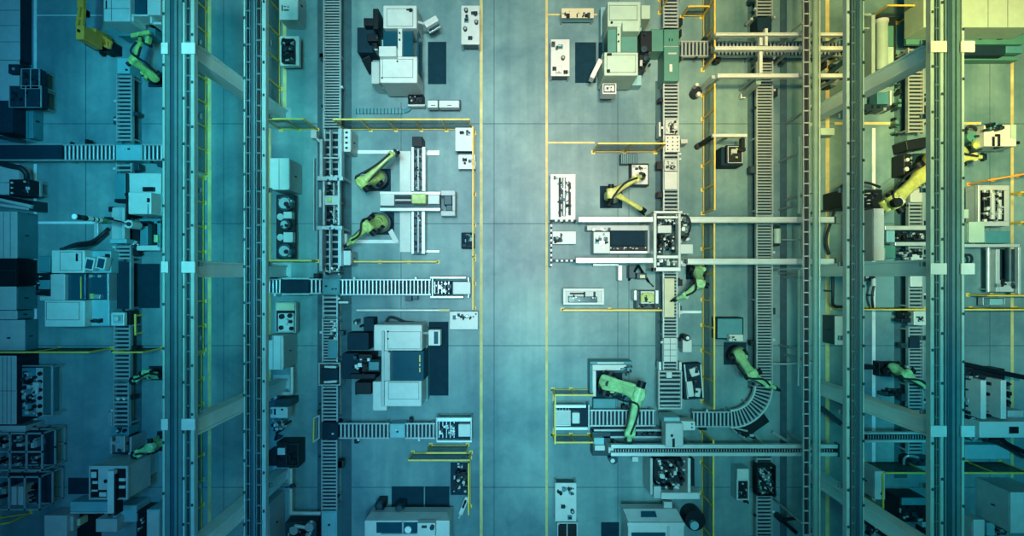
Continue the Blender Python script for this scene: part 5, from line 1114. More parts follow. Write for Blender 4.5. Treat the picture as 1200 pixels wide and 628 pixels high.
mech(t, 530, 552, 549, 579, .15, .8, 34, 73, ('black', 'darksteel', 'black', 'steel'), 'tool', 1.5, 5)
mech(t, 535, 541, 543, 549, .15, .6, 5, 74, ('alu', 'whiteb'), 'tool', 1.5, 3)
t = build('handheld_tool', 'white slanted tool lying beside the tool stand', 'tool', 543, 594, [('body', 'white', .02, [('r', 543.5, 593, 5, 22, .05, .3, math.radians(-22))]), ('grip', 'black', .02, [('r', 544, 591, 2.5, 10, .3, .36, math.radians(-22))]), ('nozzle', 'alu', 0, [('c', (540, 602, .2), (537.5, 607, .15), .05)])])
t = build('welding_tray', 'slanted black tray with white parts right of the lift table', 'tray', 812, 447, [('tray', 'navy', .03, [('r', 812, 447, 23, 42, .3, .8, math.radians(4))]), ('rim', 'alu', .01, [('m', (802, 427, .85), (806, 467, .85), .05, .05), ('m', (821, 427, .85), (824, 466, .85), .05, .05)]), ('bracket', 'white', .02, [('r', 809, 456, 7, 18, .8, 1.0, math.radians(8)), ('r', 814, 436, 10, 10, .8, .95, math.radians(20)), ('r', 818, 460, 6, 10, .8, 1.0, math.radians(-8))]), ('leg', 'black', .01, [(803, 430, 805, 432, 0, .3), (819, 462, 821, 464, 0, .3)])])
mech(t, 806, 430, 820, 462, .8, 1.0, 16, 75, ('black', 'darksteel', 'black'))
t = build('small_pump', 'small white pump between lift table and the yellow fence', 'pump', 805, 403, [('body', 'white', .03, [(800, 398, 811, 413, .1, .7)]), ('motor', 'black', 0, [('d', 805, 396, .1, .8, 4)]), ('cap', 'alu', 0, [('d', 806, 396, .8, .85, 2)])])
mech(t, 798, 394, 803, 408, .1, .6, 5, 76, ('darksteel', 'black'))
t = build('pump_cabinet', 'dark square pump box with bright outline right of the tall yellow fence', 'cabinet', 858, 181, [('body', 'navy', .03, [(845, 172, 871, 194, .05, .9)]), ('lid', 'black', .02, [(851, 170, 870, 190, .9, 1.1)]), ('outline', 'alu', .01, frame_boxes(853, 171, 870.5, 191, .9, 1.1, 1.15)), ('dial', 'whiteb', .01, [(857, 174.5, 864, 179.5, 1.1, 1.2)])])
mech(t, 856, 173, 868, 186, 1.1, 1.25, 7, 77, ('white', 'darksteel', 'lime'), 'fitting', 1, 2.5)
t = build('swing_hoist', 'white horizontal hoist arm above the dark pump box', 'hoist', 856, 160, [('arm', 'white', .02, [(835, 156.5, 876, 160.5, 1.5, 1.7)]), ('brace', 'black', 0, [('m', (836, 160, 1.5), (820, 170, .2), .14, .14)]), ('foot', 'black', 0, [('d', 819, 170.5, 0, .3, 3.5)]), ('hook', 'black', .01, [(869, 161, 873, 174, 1.2, 1.5), (867, 173, 874, 177, 1.1, 1.4)]), ('column', 'steel', .01, [(853, 157.5, 856, 160, 0, 1.5)])])
t = build('robot_cabinet', 'navy box above the robot that reaches to the curved conveyor', 'cabinet', 856, 386, [('body', 'navy', .03, [(839.5, 372, 871.5, 397.5, .05, .7)]), ('lid', 'tealpaint', .01, [(841, 373.5, 870, 396, .7, .72)])])
t = build('junction_box', 'white junction box at the foot of the navy robot box', 'box', 862, 397, [('box', 'white', .02, [(854.5, 392, 871, 400, .72, 1.0)]), ])
mech(t, 854, 392, 864, 400, 1.0, 1.15, 8, 78, ('white', 'darksteel', 'black'), 'fitting', 1.2, 3)
t = build('tool_cart', 'narrow white and dark cart left of the crate on the lower roller line', 'cart', 871, 567, [('body', 'cyanpaint', .02, [(863.5, 549, 878, 586, .1, .8)]), ('top_half', 'white', .02, [(864, 549.5, 877.5, 562, .8, .95)]), ('well', 'black', .01, [(865.5, 564, 877, 584, .8, .84)]), ('rim', 'white', .01, frame_boxes(863.5, 562, 878, 586, 1.2, .8, .95))])
mech(t, 866, 564, 876, 584, .84, 1.0, 10, 79, ('black', 'darksteel', 'cyanpaint'), 'tool', 1.5, 4)
mech(t, 872, 586, 878, 591, .1, .5, 3, 80, ('black', 'lime'), 'tool', 1.5, 3)
t = build('scrap_crate', 'black crate full of metal pieces on the lower roller line', 'crate', 898, 563, [('crate', 'black', .01, frame_boxes(887.5, 545.5, 909.5, 581.5, 1.2, .78, 1.3)), ('bottom', 'black', 0, [(888.5, 546.5, 908.5, 580.5, .78, .9)])])
mech(t, 889, 547, 908, 580, .9, 1.3, 70, 81, ('steel', 'darksteel', 'alu', 'tealpaint', 'black'), 'metal_piece', 1.2, 3.6)
t = build('roll_unit', 'small cream roller unit with thin bar right of the straight roller line', 'roller unit', 911, 277, [('roll', 'cream', 0, [('c', (911, 268, .9), (911, 285, .9), .13)]), ('bracket', 'black', .01, [(908, 264, 914, 267.5, .2, 1.0), (908, 285.5, 914, 288, .2, 1.0)]), ('bar', 'steel', 0, [('c', (916, 281, .8), (940, 281, .8), .03)]), ('stand', 'darksteel', .01, [(909, 273, 913, 279, 0, .78)])])
t = build('curve_bracket', 'dark bracket with bright edges under the curved conveyor', 'bracket', 880, 508, [('plate', 'black', .01, [('r', 884, 498, 34, 14, .03, .4, math.radians(35))]), ('bar', 'steel', 0, [('m', (858, 503, .5), (878, 518, .3), .06, .06), ('m', (863, 502, .5), (876, 505, .5), .06, .06), ('m', (883, 508, .4), (894, 519, .3), .08, .08), ('m', (905, 506, .2), (924, 518, .2), .1, .1)])])
mech(t, 864, 500, 886, 514, .1, .6, 9, 82, ('black', 'alu', 'darksteel'), 'fitting', 2, 5)
t = thing('handrail', 'right-angled pale handrail right of the straight roller line', 'handrail', 925, 426)
part('rail', t, M().tube([P(906, 426, .9), P(918, 426.5, .9), P(934, 426, .9), P(935.5, 428, .9), P(935.5, 452, .9)], .035), 'alu'); part('post', t, M().beam(P(912, 426, 0), P(912, 426, .9), .04, .04), 'alu'); part('post', t, M().beam(P(935.5, 445, 0), P(935.5, 445, .9), .04, .04), 'alu')
t = build('brace_pair', 'dark V-shaped brace at the bottom left of the cable ladder', 'bracket', 926, 612, [('brace', 'black', 0, [('m', (917, 610, .8), (933, 624, .3), .14, .12), ('m', (917, 609, .8), (934, 607, .8), .1, .1)]), ('foot', 'darksteel', .01, [(915, 607, 920, 613, 0, .75)])])

# pallets riding on the centre right line
def pallet(label, x0, y0, x1, y1, z, m_='white', holes=0, eng=0, seed=1, cat='pallet'):
    t = build('pallet', label, cat, (x0+x1)/2, (y0+y1)/2, [('plate', m_, .02, [(x0, y0, x1, y1, z, z+.14)])], group='pallets riding on the roller lines')
    if holes:
        rnd = random.Random(seed); mm = M()
        for i in range(3):
            for j in range(4):
                xx = x0+3+i*(x1-x0-6)/2; yy = y0+3+j*(y1-y0-6)/3; mm.disc(xx, yy, z+.14, z+.15, .9, 8)
        part('hole', t, mm, 'black')
    if eng: mech(t, x0+1, y0+1, x1-1, y1-1, z+.14, z+.4, eng, seed, ('black', 'darksteel', 'steel', 'white'), 'fixture', 1.5, 4)
    return t
pallet('white pallet with a metal fixture below the green cover', 779.5, 139.5, 795, 157, .78, 'whiteb', eng=16, seed=90)
pallet('white pallet with rows of holes beside the yellow screen', 779.5, 158.5, 797, 178, .78, holes=1)
pallet('grey pallet with black curled parts above the plain white pallet', 778.5, 186, 794, 200.5, .78, 'steel', eng=18, seed=91)
pallet('plain white pallet above the portal frame', 778.5, 201, 794, 222, .78)
pallet('cream pallet held by the green robot below the portal frame', 778.5, 326, 790.5, 372, .78, 'beige')
t = pallet('white tiled pallet above the lift table', 778, 396, 793, 424, .78)
seams(t, 778.5, 396.5, 792.5, 423.5, .92, xs=(785.5,), ys=(403, 410, 417))
t = build('side_fork', 'white forks at the left and right of the centre right line beside the perforated pallet', 'fork', 800, 165, [('fork', 'whiteb', .01, [(772, 143, 774.5, 160, .3, .8), (798, 163, 806, 168, .3, .9)]), ('foot', 'darksteel', .01, [(772.5, 150, 774, 153, 0, .3), (800, 164, 803, 167, 0, .3)])])
t = build('conveyor_bracket', 'white bracket right of the cream pallet reaching to the tall yellow fence', 'bracket', 797, 365, [('arm', 'white', .01, [(794.5, 364, 800, 368, .2, .6)]), ('post', 'white', .01, [(795.5, 355, 797, 372, 0, .7)])])
t = build('fixture_row', 'row of small white clips on the left of the long line beside the middle machine', 'fixture', 387, 385, [('plate', 'tealpaint', .01, [(384, 399, 395, 420, .78, .84)]), ])
mech(t, 384, 375, 395, 398, .76, .95, 14, 92, ('white', 'whiteb', 'black'), 'clip', 1.5, 4)
t = build('stop_frame', 'dark square stop frame with white bars on the long roller line', 'frame', 387, 438, [('frame', 'steel', .01, frame_boxes(373, 425, 399, 452, 1.6, .3, 1.0)), ('bar', 'white', .01, [('r', 387, 430, 14, 2.6, .8, 1.05, math.radians(-2)), ('r', 387, 447.5, 15, 2.6, .8, 1.05, math.radians(4))]), ('plate', 'navy', .01, [(376, 432, 396, 446, .5, .9)])])
t = build('line_bracket', 'small white bracket right of the long line below the upper crossing', 'bracket', 402, 354, [('arm', 'white', .01, [(396.5, 353, 408, 355.5, .5, .75)]), ('foot', 'steel', .01, [(399, 353, 401, 355, 0, .5)])])

# ------------------------------------------------------------------ right bay
t = build('lathe', 'cream and green upright lathe between the right girder and the enclosure', 'machine', 1030, 55, [
 ('base', 'black', .02, [(1006, 20, 1050, 96, .05, .9)]), ('green_panel', 'greenteal', .02, [(1008, 45, 1020, 80, .9, 1.3), (1038, 30, 1047.5, 54, .9, 1.4)]), ('post', 'cream', .02, [(1021.5, 17, 1026, 94, .9, 1.9)]), ('top_bar', 'cream', .01, [(1006, 15.5, 1021.3, 18.5, 1.2, 1.8), (1006, 32, 1021.3, 34, 1.2, 1.7)]), ('foot_bar', 'cream', .02, [(1004, 91, 1040, 95, .6, 1.2)]),
 ('tank', 'cream', 0, [('c', (1033.5, 27, 1.3), (1033.5, 82, 1.3), .21)]), ('tank_cap', 'white', 0, [('c', (1033.5, 23, 1.3), (1033.5, 27, 1.3), .24, .24), ('c', (1036, 24, 1.4), (1029, 29, 1.2), .12, .12)]), ('white_panel', 'cream', .02, [(1038, 54.5, 1047.5, 77, .9, 1.4)])])
mech(t, 1007, 20, 1020, 44, .9, 1.2, 14, 101, ('black', 'greenteal', 'darksteel'))
mech(t, 1005, 80, 1021, 92, .6, 1.2, 14, 102, ('black', 'steel', 'cream', 'darksteel'))
mech(t, 1028, 82, 1046, 92, .5, 1.1, 14, 103, ('black', 'steel', 'darksteel'))
mech(t, 1047, 60, 1059, 160, .05, .5, 40, 104, ('black', 'darksteel', 'black', 'greenteal'), 'cable_box', 2, 5)
t = build('valve_bench', 'dark valve bench with blue box behind the upper right diagonal column', 'bench', 1020, 120, [('bench', 'darksteel', .02, [(1008, 122, 1044, 129, .05, .7)]), ('blue_box', 'tealpaint', .03, [(1028, 108, 1042, 122, .3, .9)]), ('post', 'white', .01, [(1043, 106, 1045, 123, .2, .9)])])
mech(t, 1008, 116, 1040, 132, .1, .8, 22, 105, ('black', 'darksteel', 'steel'))
mech(t, 966, 60, 984, 110, .05, .6, 24, 106, ('black', 'darksteel', 'black', 'steel'), 'pipework', 2, 8)
t = thing('cable_hose', 'black arching hoses left of the tall teal cabinet', 'hose', 985, 240)
part('hose', t, M().tube([P(972, 298, .3), P(968, 280, .4), P(977, 250, .8), P(984, 222, 1.2), P(992, 215, 1.0)], .06), 'rubber'); part('hose', t, M().tube([P(1000, 216, .8), P(1015, 214, .9), P(1031, 219, .7)], .05), 'rubber'); part('hose', t, M().tube([P(940, 252, .6), P(958, 248, .6), P(972, 246, .6), P(984, 238, .6)], .035), 'rubber')
t = build('robot_base_unit', 'black drive unit with white ticks behind the tall teal cabinet', 'machine', 1012, 232, [('body', 'black', .03, [(986, 222, 1034, 243, .1, 1.6)]), ('tick', 'white', 0, [(1012, 226+i*4, 1020, 227+i*4, 1.6, 1.62) for i in range(4)])])
mech(t, 988, 223, 1033, 242, 1.6, 1.8, 26, 107, ('black', 'darksteel', 'black'))
t = build('robot_base_unit', 'dark slanted drive base behind the far right yellow-green robot', 'machine', 1068, 192, [('body', 'black', .03, [('r', 1077, 168, 30, 12, .0, 1.0, math.radians(10)), (1059, 180, 1067, 205, .1, .9)]), ('cap', 'white', 0, [('d', 1063, 198, .9, 1.0, 2.5), ('d', 1064, 187, .9, 1.05, 2)])])
mech(t, 1056, 178, 1070, 245, .05, .6, 34, 108, ('black', 'darksteel', 'black', 'steel'))
t = build('clamp_station', 'open dark station with bright rails below the far right robot', 'machine', 1062, 285, [('rail', 'alu', .02, [(1037, 264.5, 1090, 269.5, .9, 1.3), (1049, 283.5, 1088, 288, .9, 1.3)]), ('bed', 'black', .02, [(1040, 270, 1088, 283, .76, .9)]), ('left_block', 'cyanpaint', .03, [(1039, 270, 1049, 284, .9, 1.2)]), ('green_housing', 'greenteal', .04, [(1031, 287, 1050, 303, .2, 1.1)]), ('shaft', 'cream', 0, [('c', (1034, 291, 1.15), (1034, 304, 1.15), .1)]), ('leg', 'steel', .01, [(1040, 266, 1042, 268, 0, .9), (1086, 266, 1088, 268, 0, .9), (1086, 285, 1088, 287, 0, .9)]), ('white_plate', 'white', .01, [(1068, 298, 1081, 305, .9, 1.0)])])
mech(t, 1050, 271, 1086, 282, .9, 1.2, 22, 109, ('black', 'darksteel', 'steel'))
mech(t, 1052, 290, 1088, 304, .8, 1.1, 24, 110, ('black', 'darksteel', 'steel', 'navy'))
pallet('white pallet on the far right line below the level column', 1067, 321, 1081, 336, .78)
pallet('white pallet on the far right line above the level column', 1067, 222, 1081, 237, .78, 'whiteb')
t = build('clamp_unit', 'white clamp with black jaws across the far right line', 'clamp', 1078, 372, [('body', 'white', .02, [(1071, 364.5, 1090, 381, .78, 1.2)]), ('jaw', 'black', .02, [(1058, 366, 1070, 370, .5, 1.0), (1057, 373, 1070, 378, .5, 1.0), (1061, 370, 1070, 373, .5, .9)]), ('foot', 'darksteel', .01, [(1058, 368, 1061, 375, 0, .5), (1085, 368, 1088, 375, 0, .76)])])
mech(t, 1074, 367, 1084, 378, 1.2, 1.32, 8, 111, ('darksteel', 'black', 'steel'), 'fitting', 1.5, 3)
t = build('dark_plate', 'dark plate lying on the far right line below the white clamp', 'plate', 1073, 401, [('plate', 'navy', .01, [(1066, 395, 1078, 408, .8, .9)])])
t = build('pipe_stand', 'dark jointed pipe with white joint hanging under the right yellow barrier', 'pipe', 1022, 335, [('pipe', 'rubber', 0, [('t', [(976, 322, .8), (976, 345, .8), (977, 358, .6), (990, 360, .5)], .06), ('t', [(1024, 335, .6), (1022, 348, .6), (1023, 360, .4)], .05)]), ('joint', 'white', 0, [('c', (1024, 327, .6), (1024, 335, .6), .09)]), ('support', 'darksteel', .01, [(975, 340, 977, 342, 0, .75), (1023, 345, 1024.5, 347, 0, .5)])])
mech(t, 1006, 322, 1030, 330, .1, .5, 12, 112, ('black', 'darksteel', 'steel'), 'fitting', 1.5, 4)
t = build('robot_base_unit', 'dark bracketed base at the left of the lower far right robot', 'machine', 1030, 432, [('body', 'black', .02, [(1012, 428, 1026, 433, .05, .5), (1030, 424, 1036, 441, .05, .5)])])
mech(t, 1028, 455, 1062, 466, .05, .4, 20, 113, ('black', 'darksteel', 'navy', 'black'), 'cable_box', 3, 8)
t = build('white_control_box', 'white machine block with dark robot tool at the far right upper edge', 'machine', 1172, 158, [('body', 'white', .03, [(1153.5, 146, 1191.5, 171.5, .2, 1.3)]), ('slot', 'black', .01, [(1163, 160, 1166, 171, 1.3, 1.33), (1166.5, 157, 1172, 160, 1.3, 1.34), (1170, 157, 1172.5, 171, 1.3, 1.36)]), ('bar', 'black', .01, [('m', (1165, 173, 1.1), (1194, 167, 1.1), .12, .12)]), ('edge', 'cream', .01, [(1185, 146, 1191, 162, 1.3, 1.36)])])
mech(t, 1157, 142, 1178, 154, 1.3, 1.7, 12, 114, ('black', 'tealpaint', 'darksteel'), 'tool', 2, 6)
t = build('test_frame', 'grey frame stand holding a black engine on the far right', 'stand', 1163, 241, [('frame', 'whiteb', .02, frame_boxes(1143, 217, 1183, 265, 6, .3, .9)), ('deck', 'black', .01, [(1149, 223, 1177, 259, .2, .6)]), ('side_rail', 'alu', .01, [(1146.5, 217, 1149, 262, .9, 1.1)]), ('leg', 'steel', .01, [(1145, 219, 1147, 221, 0, .3), (1179, 219, 1181, 221, 0, .3), (1145, 261, 1147, 263, 0, .3), (1179, 261, 1181, 263, 0, .3)])])
t = build('engine', 'black and white engine in the upper far right frame stand', 'engine', 1164, 241, [('block', 'black', .02, [(1153, 223, 1177, 259, .6, 1.0)]), ('crank_cover', 'whiteb', 0, [('c', (1163, 226, 1.1), (1163, 257, 1.1), .09), ('c', (1171, 226, 1.1), (1171, 257, 1.1), .08)])])
mech(t, 1153, 222, 1177, 260, 1.0, 1.2, 70, 115, ('black', 'black', 'white', 'darksteel', 'steel'), 'fitting', 1.2, 3.6)
t = build('cover_plate', 'teal cover plate beside the white square box on the far right', 'cover', 1168, 278, [('plate', 'tealpaint', .02, [(1154, 271, 1183, 285, .05, .6)])])
t = build('overhead_bar', 'pale horizontal bar frame with a down leg at the right edge', 'frame', 1165, 288, [('bar', 'alu', .01, [(1131, 286, 1195, 289.5, 1.0, 1.2), (1193.5, 289.5, 1196.5, 345, 1.0, 1.2)]), ('leg', 'steel', .01, [(1133, 287, 1135, 289, 0, 1.0), (1194, 340, 1196, 343, 0, 1.0), (1192, 287, 1194, 289, 0, 1.0)])])
t = build('test_frame', 'grey test frame with a dark steel tube, lower of the two far right stands', 'stand', 1181, 318, [('frame', 'whiteb', .02, [(1167, 292, 1172, 342, .3, .9), (1172.3, 328, 1192.5, 342, .3, .9), (1190, 292, 1193, 328, .3, .9)]), ('deck', 'navy', .01, [(1172, 292, 1190, 328, .2, .6)]), ('tube', 'darksteel', 0, [('c', (1183, 292, .9), (1183, 330, .9), .17), ('c', (1187, 295, .8), (1187, 326, .8), .1)]), ('side_pipe', 'alu', 0, [('c', (1158, 290, .6), (1158, 342, .6), .07)]), ('leg', 'steel', .01, [(1168, 338, 1170, 340, 0, .3), (1190, 338, 1192, 340, 0, .3), (1157, 338, 1159, 340, 0, .55)])])
mech(t, 1168, 326, 1192, 340, .9, 1.05, 12, 116, ('black', 'darksteel', 'steel'), 'fitting', 2, 6)
t = build('floor_stand', 'low grey frame between the two yellow barriers on the far right', 'frame', 1168, 354, [('frame', 'steel', .01, frame_boxes(1152, 348, 1178, 358, 1, .2, .5)), ('panel', 'cyanpaint', .01, [(1160, 350, 1175, 357, .1, .4)])])
t = thing('cable_hose', 'black hose loop beside the rightmost girder, below the gantry level', 'hose', 1135, 300)
part('hose', t, M().tube([P(1131, 299, .6), P(1137, 299, .6), P(1139, 304, .5), P(1136, 309, .4), P(1131, 309, .4)], .05), 'rubber')
t = thing('cable_hose', 'black hose loop by the yellow robot at the rightmost girder', 'hose', 1135, 150)
part('hose', t, M().tube([P(1131, 157, .6), P(1134, 149, .9), P(1141, 149, .9), P(1146, 155, .8), P(1144, 161, .7)], .06), 'rubber')
t = build('robot_controller', 'dark controller block with green casting beside the yellow robot at the right', 'machine', 1145, 168, [('body', 'darksteel', .03, [(1139, 155, 1152, 176, .05, .8)]), ('casting', 'greenteal', 0, [('d', 1139, 160, .2, .85, 6)])])
mech(t, 1136, 152, 1153, 178, .4, 1.0, 18, 117, ('black', 'darksteel', 'tealpaint'))
t = build('press', 'dark press with two white uprights and a white slab at the lower right', 'press', 1160, 470, [
 ('bed', 'black', .03, [(1131, 432, 1178, 492, .1, .9)]), ('upright', 'white', .02, [(1149.5, 445.5, 1156, 491, .9, 1.8), (1173, 445.5, 1179.5, 491, .9, 1.8)]), ('slab', 'white', .03, [(1148, 494, 1210, 513, .9, 1.8)]), ('slot', 'black', .01, [(1183, 500, 1194, 508, 1.8, 1.83)]), ('slab_foot', 'tealpaint', .02, [(1150, 493, 1200, 507, .05, .9)]), ('side_box', 'whiteb', .02, [(1181, 481, 1200, 489, .3, .9)])])
mech(t, 1132, 434, 1148, 500, .9, 1.3, 40, 118, ('black', 'darksteel', 'black', 'steel'))
mech(t, 1157, 440, 1172, 490, .9, 1.3, 30, 119, ('black', 'darksteel', 'tealpaint'))
mech(t, 1180, 445, 1186, 480, .3, .9, 12, 120, ('black', 'darksteel'))
mech(t, 1131, 505, 1148, 517, .2, 1.2, 14, 121, ('black', 'steel', 'darksteel'))
t = thing('cable_hose', 'thick dark pipes crossing to the right edge above the dark press', 'hose', 1165, 432)
part('hose', t, M().tube([P(1131, 427, 1.0), P(1150, 431, 1.0), P(1175, 437, 1.0), P(1205, 443, 1.0)], .09), 'black'); part('hose', t, M().tube([P(1131, 437, .9), P(1150, 441, .9), P(1170, 446, .9)], .08), 'rubber')
t = thing('cable_hose', 'dark pipe sweeping from the white slab to the right edge', 'hose', 1185, 522)
part('hose', t, M().tube([P(1160, 514, .9), P(1172, 513, .9), P(1180, 520, .8), P(1205, 532, .7)], .09), 'black'); part('hose', t, M().tube([P(1152, 516, .7), P(1168, 519, .7), P(1205, 538, .6)], .06), 'rubber')
t = build('low_cover', 'teal low cover below the dark press at the lower right', 'cover', 1160, 531, [('cover', 'cyanpaint', .02, [(1131, 521, 1184, 538, .05, .5)])])
t = build('black_generator', 'black generator with teal lid at the bottom right between girders', 'generator', 1070, 592, [('body', 'black', .03, [(1054, 584, 1088, 612, .1, 1.3)]), ('lid', 'tealpaint', .02, [(1057, 583.5, 1086, 592, 1.3, 1.4)]), ('front_box', 'cyanpaint', .03, [(1081, 602, 1090, 618, .3, 1.2)])])
mech(t, 1054, 593, 1084, 612, 1.3, 1.42, 20, 122, ('black', 'black', 'darksteel', 'steel'))
mech(t, 1082, 614, 1096, 628, .1, .8, 14, 123, ('black', 'steel', 'darksteel'))
t = build('cable_reel', 'dark cable arcs and covers below the lower far right conveyor', 'cable', 1072, 542, [('cover', 'darksteel', .02, [(1058, 534, 1088, 546, .05, .3)]), ('arc', 'steel', 0, [('t', [(1059, 545, .4), (1060, 537, .6), (1066, 534, .7), (1076, 536, .6)], .05)])])
mech(t, 1056, 536, 1088, 546, .1, .5, 14, 124, ('black', 'darksteel', 'navy'), 'cable_box', 2, 7)
t = build('slanted_channel', 'pair of slanted pale channels crossing to the bottom of the right girder', 'channel', 1045, 610, [('channel', 'girderlight', .01, [('m', (1013, 600, .5), (1060, 634, .4), .3, .15)]), ('dark_channel', 'black', .01, [('m', (1012, 608, .4), (1048, 634, .3), .25, .12)]), ('foot', 'steel', .01, [(1020, 605, 1022, 607, 0, .35), (1045, 624, 1047, 626, 0, .35)])])
mech(t, 1012, 612, 1036, 632, .05, .5, 14, 125, ('black', 'darksteel', 'steel'))
t = build('small_pump', 'pale pump and pipe between bottom right box and container', 'pump', 1165, 617, [('body', 'cyanpaint', .02, [(1157, 613, 1166, 628, .05, .9)])])
mech(t, 1156, 614, 1182, 632, .1, .7, 24, 126, ('black', 'darksteel', 'steel', 'alu'))
# braces between ladders on the right (dark diagonals)
for xa, ya, xb, yb, lb in ((963, 478, 986, 497, 'dark brace right of the lower cable ladder, above the twin rails'), (971, 569, 988, 583, 'dark brace right of the lower cable ladder, below the twin rails'), (966, 92, 988, 72, 'dark brace right of the upper cable ladder')):
    t = thing('brace', lb, 'brace', xa, ya); part('bar', t, M().beam(P(xa, ya, .7), P(xb, yb, 1.3), .16, .14), 'darksteel'); part('foot', t, M().b(xa-2, ya-2, xa+2, ya+2, 0, .7), 'darksteel')
t = build('side_bracket', 'white angle bracket at the top of the curved conveyor line next to the girder', 'bracket', 973, 152, [('plate', 'cream', .01, [(962, 150, 978, 158, .3, .7)]), ('post', 'cream', .01, [(966, 152, 968, 156, 0, .3)])])
t = build('clamping_station', 'black clamp head on the top end of the right straight roller line', 'conveyor unit', 896, 26, [('deck', 'navy', .02, [(887.5, 20, 904.5, 36, .1, .85)]), ('side_pin', 'alu', 0, [('d', 881, 22, .3, .9, 1.6), ('d', 908, 20, .3, .9, 1.2)])])
mech(t, 885, 66, 912, 76, .1, .6, 10, 127, ('black', 'darksteel'), 'fitting', 2, 6)

# ------------------------------------------------------------------ left strip
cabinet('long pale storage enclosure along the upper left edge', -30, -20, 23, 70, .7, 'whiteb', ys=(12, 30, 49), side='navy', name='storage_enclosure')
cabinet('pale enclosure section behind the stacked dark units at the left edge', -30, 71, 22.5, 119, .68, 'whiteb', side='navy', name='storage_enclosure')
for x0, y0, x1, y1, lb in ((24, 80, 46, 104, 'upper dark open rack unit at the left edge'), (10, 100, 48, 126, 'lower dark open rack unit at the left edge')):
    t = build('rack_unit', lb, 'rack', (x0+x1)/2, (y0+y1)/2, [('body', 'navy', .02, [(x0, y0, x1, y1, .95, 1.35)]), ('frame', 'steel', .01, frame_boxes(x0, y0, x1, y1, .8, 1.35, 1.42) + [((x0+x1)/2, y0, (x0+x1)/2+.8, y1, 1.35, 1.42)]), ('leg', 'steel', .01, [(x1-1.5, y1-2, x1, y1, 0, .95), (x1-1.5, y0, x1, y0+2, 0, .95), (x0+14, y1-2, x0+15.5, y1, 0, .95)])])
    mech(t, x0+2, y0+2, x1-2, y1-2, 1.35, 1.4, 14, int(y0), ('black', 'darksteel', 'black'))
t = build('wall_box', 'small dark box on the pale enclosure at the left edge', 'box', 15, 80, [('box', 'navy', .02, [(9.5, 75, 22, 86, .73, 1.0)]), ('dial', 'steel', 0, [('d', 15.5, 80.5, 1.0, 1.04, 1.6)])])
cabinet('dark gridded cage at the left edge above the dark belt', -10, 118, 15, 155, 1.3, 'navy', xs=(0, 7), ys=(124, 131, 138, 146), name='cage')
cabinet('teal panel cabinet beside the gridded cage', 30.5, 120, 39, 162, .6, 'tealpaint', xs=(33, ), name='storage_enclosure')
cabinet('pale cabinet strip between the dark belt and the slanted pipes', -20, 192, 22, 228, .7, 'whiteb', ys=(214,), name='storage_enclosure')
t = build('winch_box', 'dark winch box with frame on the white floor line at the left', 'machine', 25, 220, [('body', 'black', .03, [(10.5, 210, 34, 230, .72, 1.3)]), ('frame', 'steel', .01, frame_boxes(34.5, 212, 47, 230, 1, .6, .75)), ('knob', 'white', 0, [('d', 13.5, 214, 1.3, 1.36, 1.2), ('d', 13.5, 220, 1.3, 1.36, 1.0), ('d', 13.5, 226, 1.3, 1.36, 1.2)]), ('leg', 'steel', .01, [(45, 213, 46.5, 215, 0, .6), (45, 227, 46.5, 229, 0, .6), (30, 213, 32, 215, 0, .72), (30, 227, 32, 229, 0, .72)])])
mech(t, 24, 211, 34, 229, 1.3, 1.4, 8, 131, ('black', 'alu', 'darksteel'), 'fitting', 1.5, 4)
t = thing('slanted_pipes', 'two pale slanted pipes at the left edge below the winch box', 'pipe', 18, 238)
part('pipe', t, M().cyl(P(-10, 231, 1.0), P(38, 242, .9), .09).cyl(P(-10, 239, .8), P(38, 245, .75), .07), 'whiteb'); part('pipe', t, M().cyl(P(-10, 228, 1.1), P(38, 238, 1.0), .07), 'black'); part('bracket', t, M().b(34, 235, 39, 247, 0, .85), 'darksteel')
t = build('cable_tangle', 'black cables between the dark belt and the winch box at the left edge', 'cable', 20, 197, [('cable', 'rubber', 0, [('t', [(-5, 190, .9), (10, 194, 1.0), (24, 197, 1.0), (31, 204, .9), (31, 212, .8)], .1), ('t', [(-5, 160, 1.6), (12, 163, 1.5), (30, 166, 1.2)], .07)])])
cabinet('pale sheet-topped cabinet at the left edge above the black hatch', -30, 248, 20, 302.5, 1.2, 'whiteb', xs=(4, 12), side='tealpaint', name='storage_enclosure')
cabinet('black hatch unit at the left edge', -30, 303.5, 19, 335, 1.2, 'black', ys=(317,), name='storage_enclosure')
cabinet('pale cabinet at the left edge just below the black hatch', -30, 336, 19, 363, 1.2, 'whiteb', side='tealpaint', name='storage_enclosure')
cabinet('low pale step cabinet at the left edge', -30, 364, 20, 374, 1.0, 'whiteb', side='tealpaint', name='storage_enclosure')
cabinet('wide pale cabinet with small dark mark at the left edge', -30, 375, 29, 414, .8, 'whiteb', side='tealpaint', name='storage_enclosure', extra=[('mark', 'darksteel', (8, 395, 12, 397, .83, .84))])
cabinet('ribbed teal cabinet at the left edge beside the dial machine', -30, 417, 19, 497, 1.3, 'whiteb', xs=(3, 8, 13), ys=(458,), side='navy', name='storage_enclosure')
for yy in (20, 70, 330): pass
t = build('dial_machine', 'machine with black dials in an open frame at the left', 'machine', 42, 460, [('body', 'tealpaint', .03, [(23, 431, 50, 488, .1, 1.0)]), ('side_panel', 'whiteb', .01, [(42, 431, 50, 488, 1.0, 1.05)]), ('dial', 'black', 0, [('d', 46, 438+i*9.5, 1.05, 1.12, 2.4) for i in range(6)]), ('white_cap', 'white', .02, [(38, 448, 45, 454, 1.0, 1.25), (39, 454, 44, 462, 1.0, 1.2)]), ('frame', 'steel', .01, [(59.5, 429, 61.3, 487, .9, 1.0), (22, 428, 61, 429.5, .9, 1.0), (50, 486, 62, 488, .9, 1.0)]), ('leg', 'steel', .01, [(59.5, 429, 61, 431, 0, .9), (59.5, 484, 61, 486, 0, .9)])])
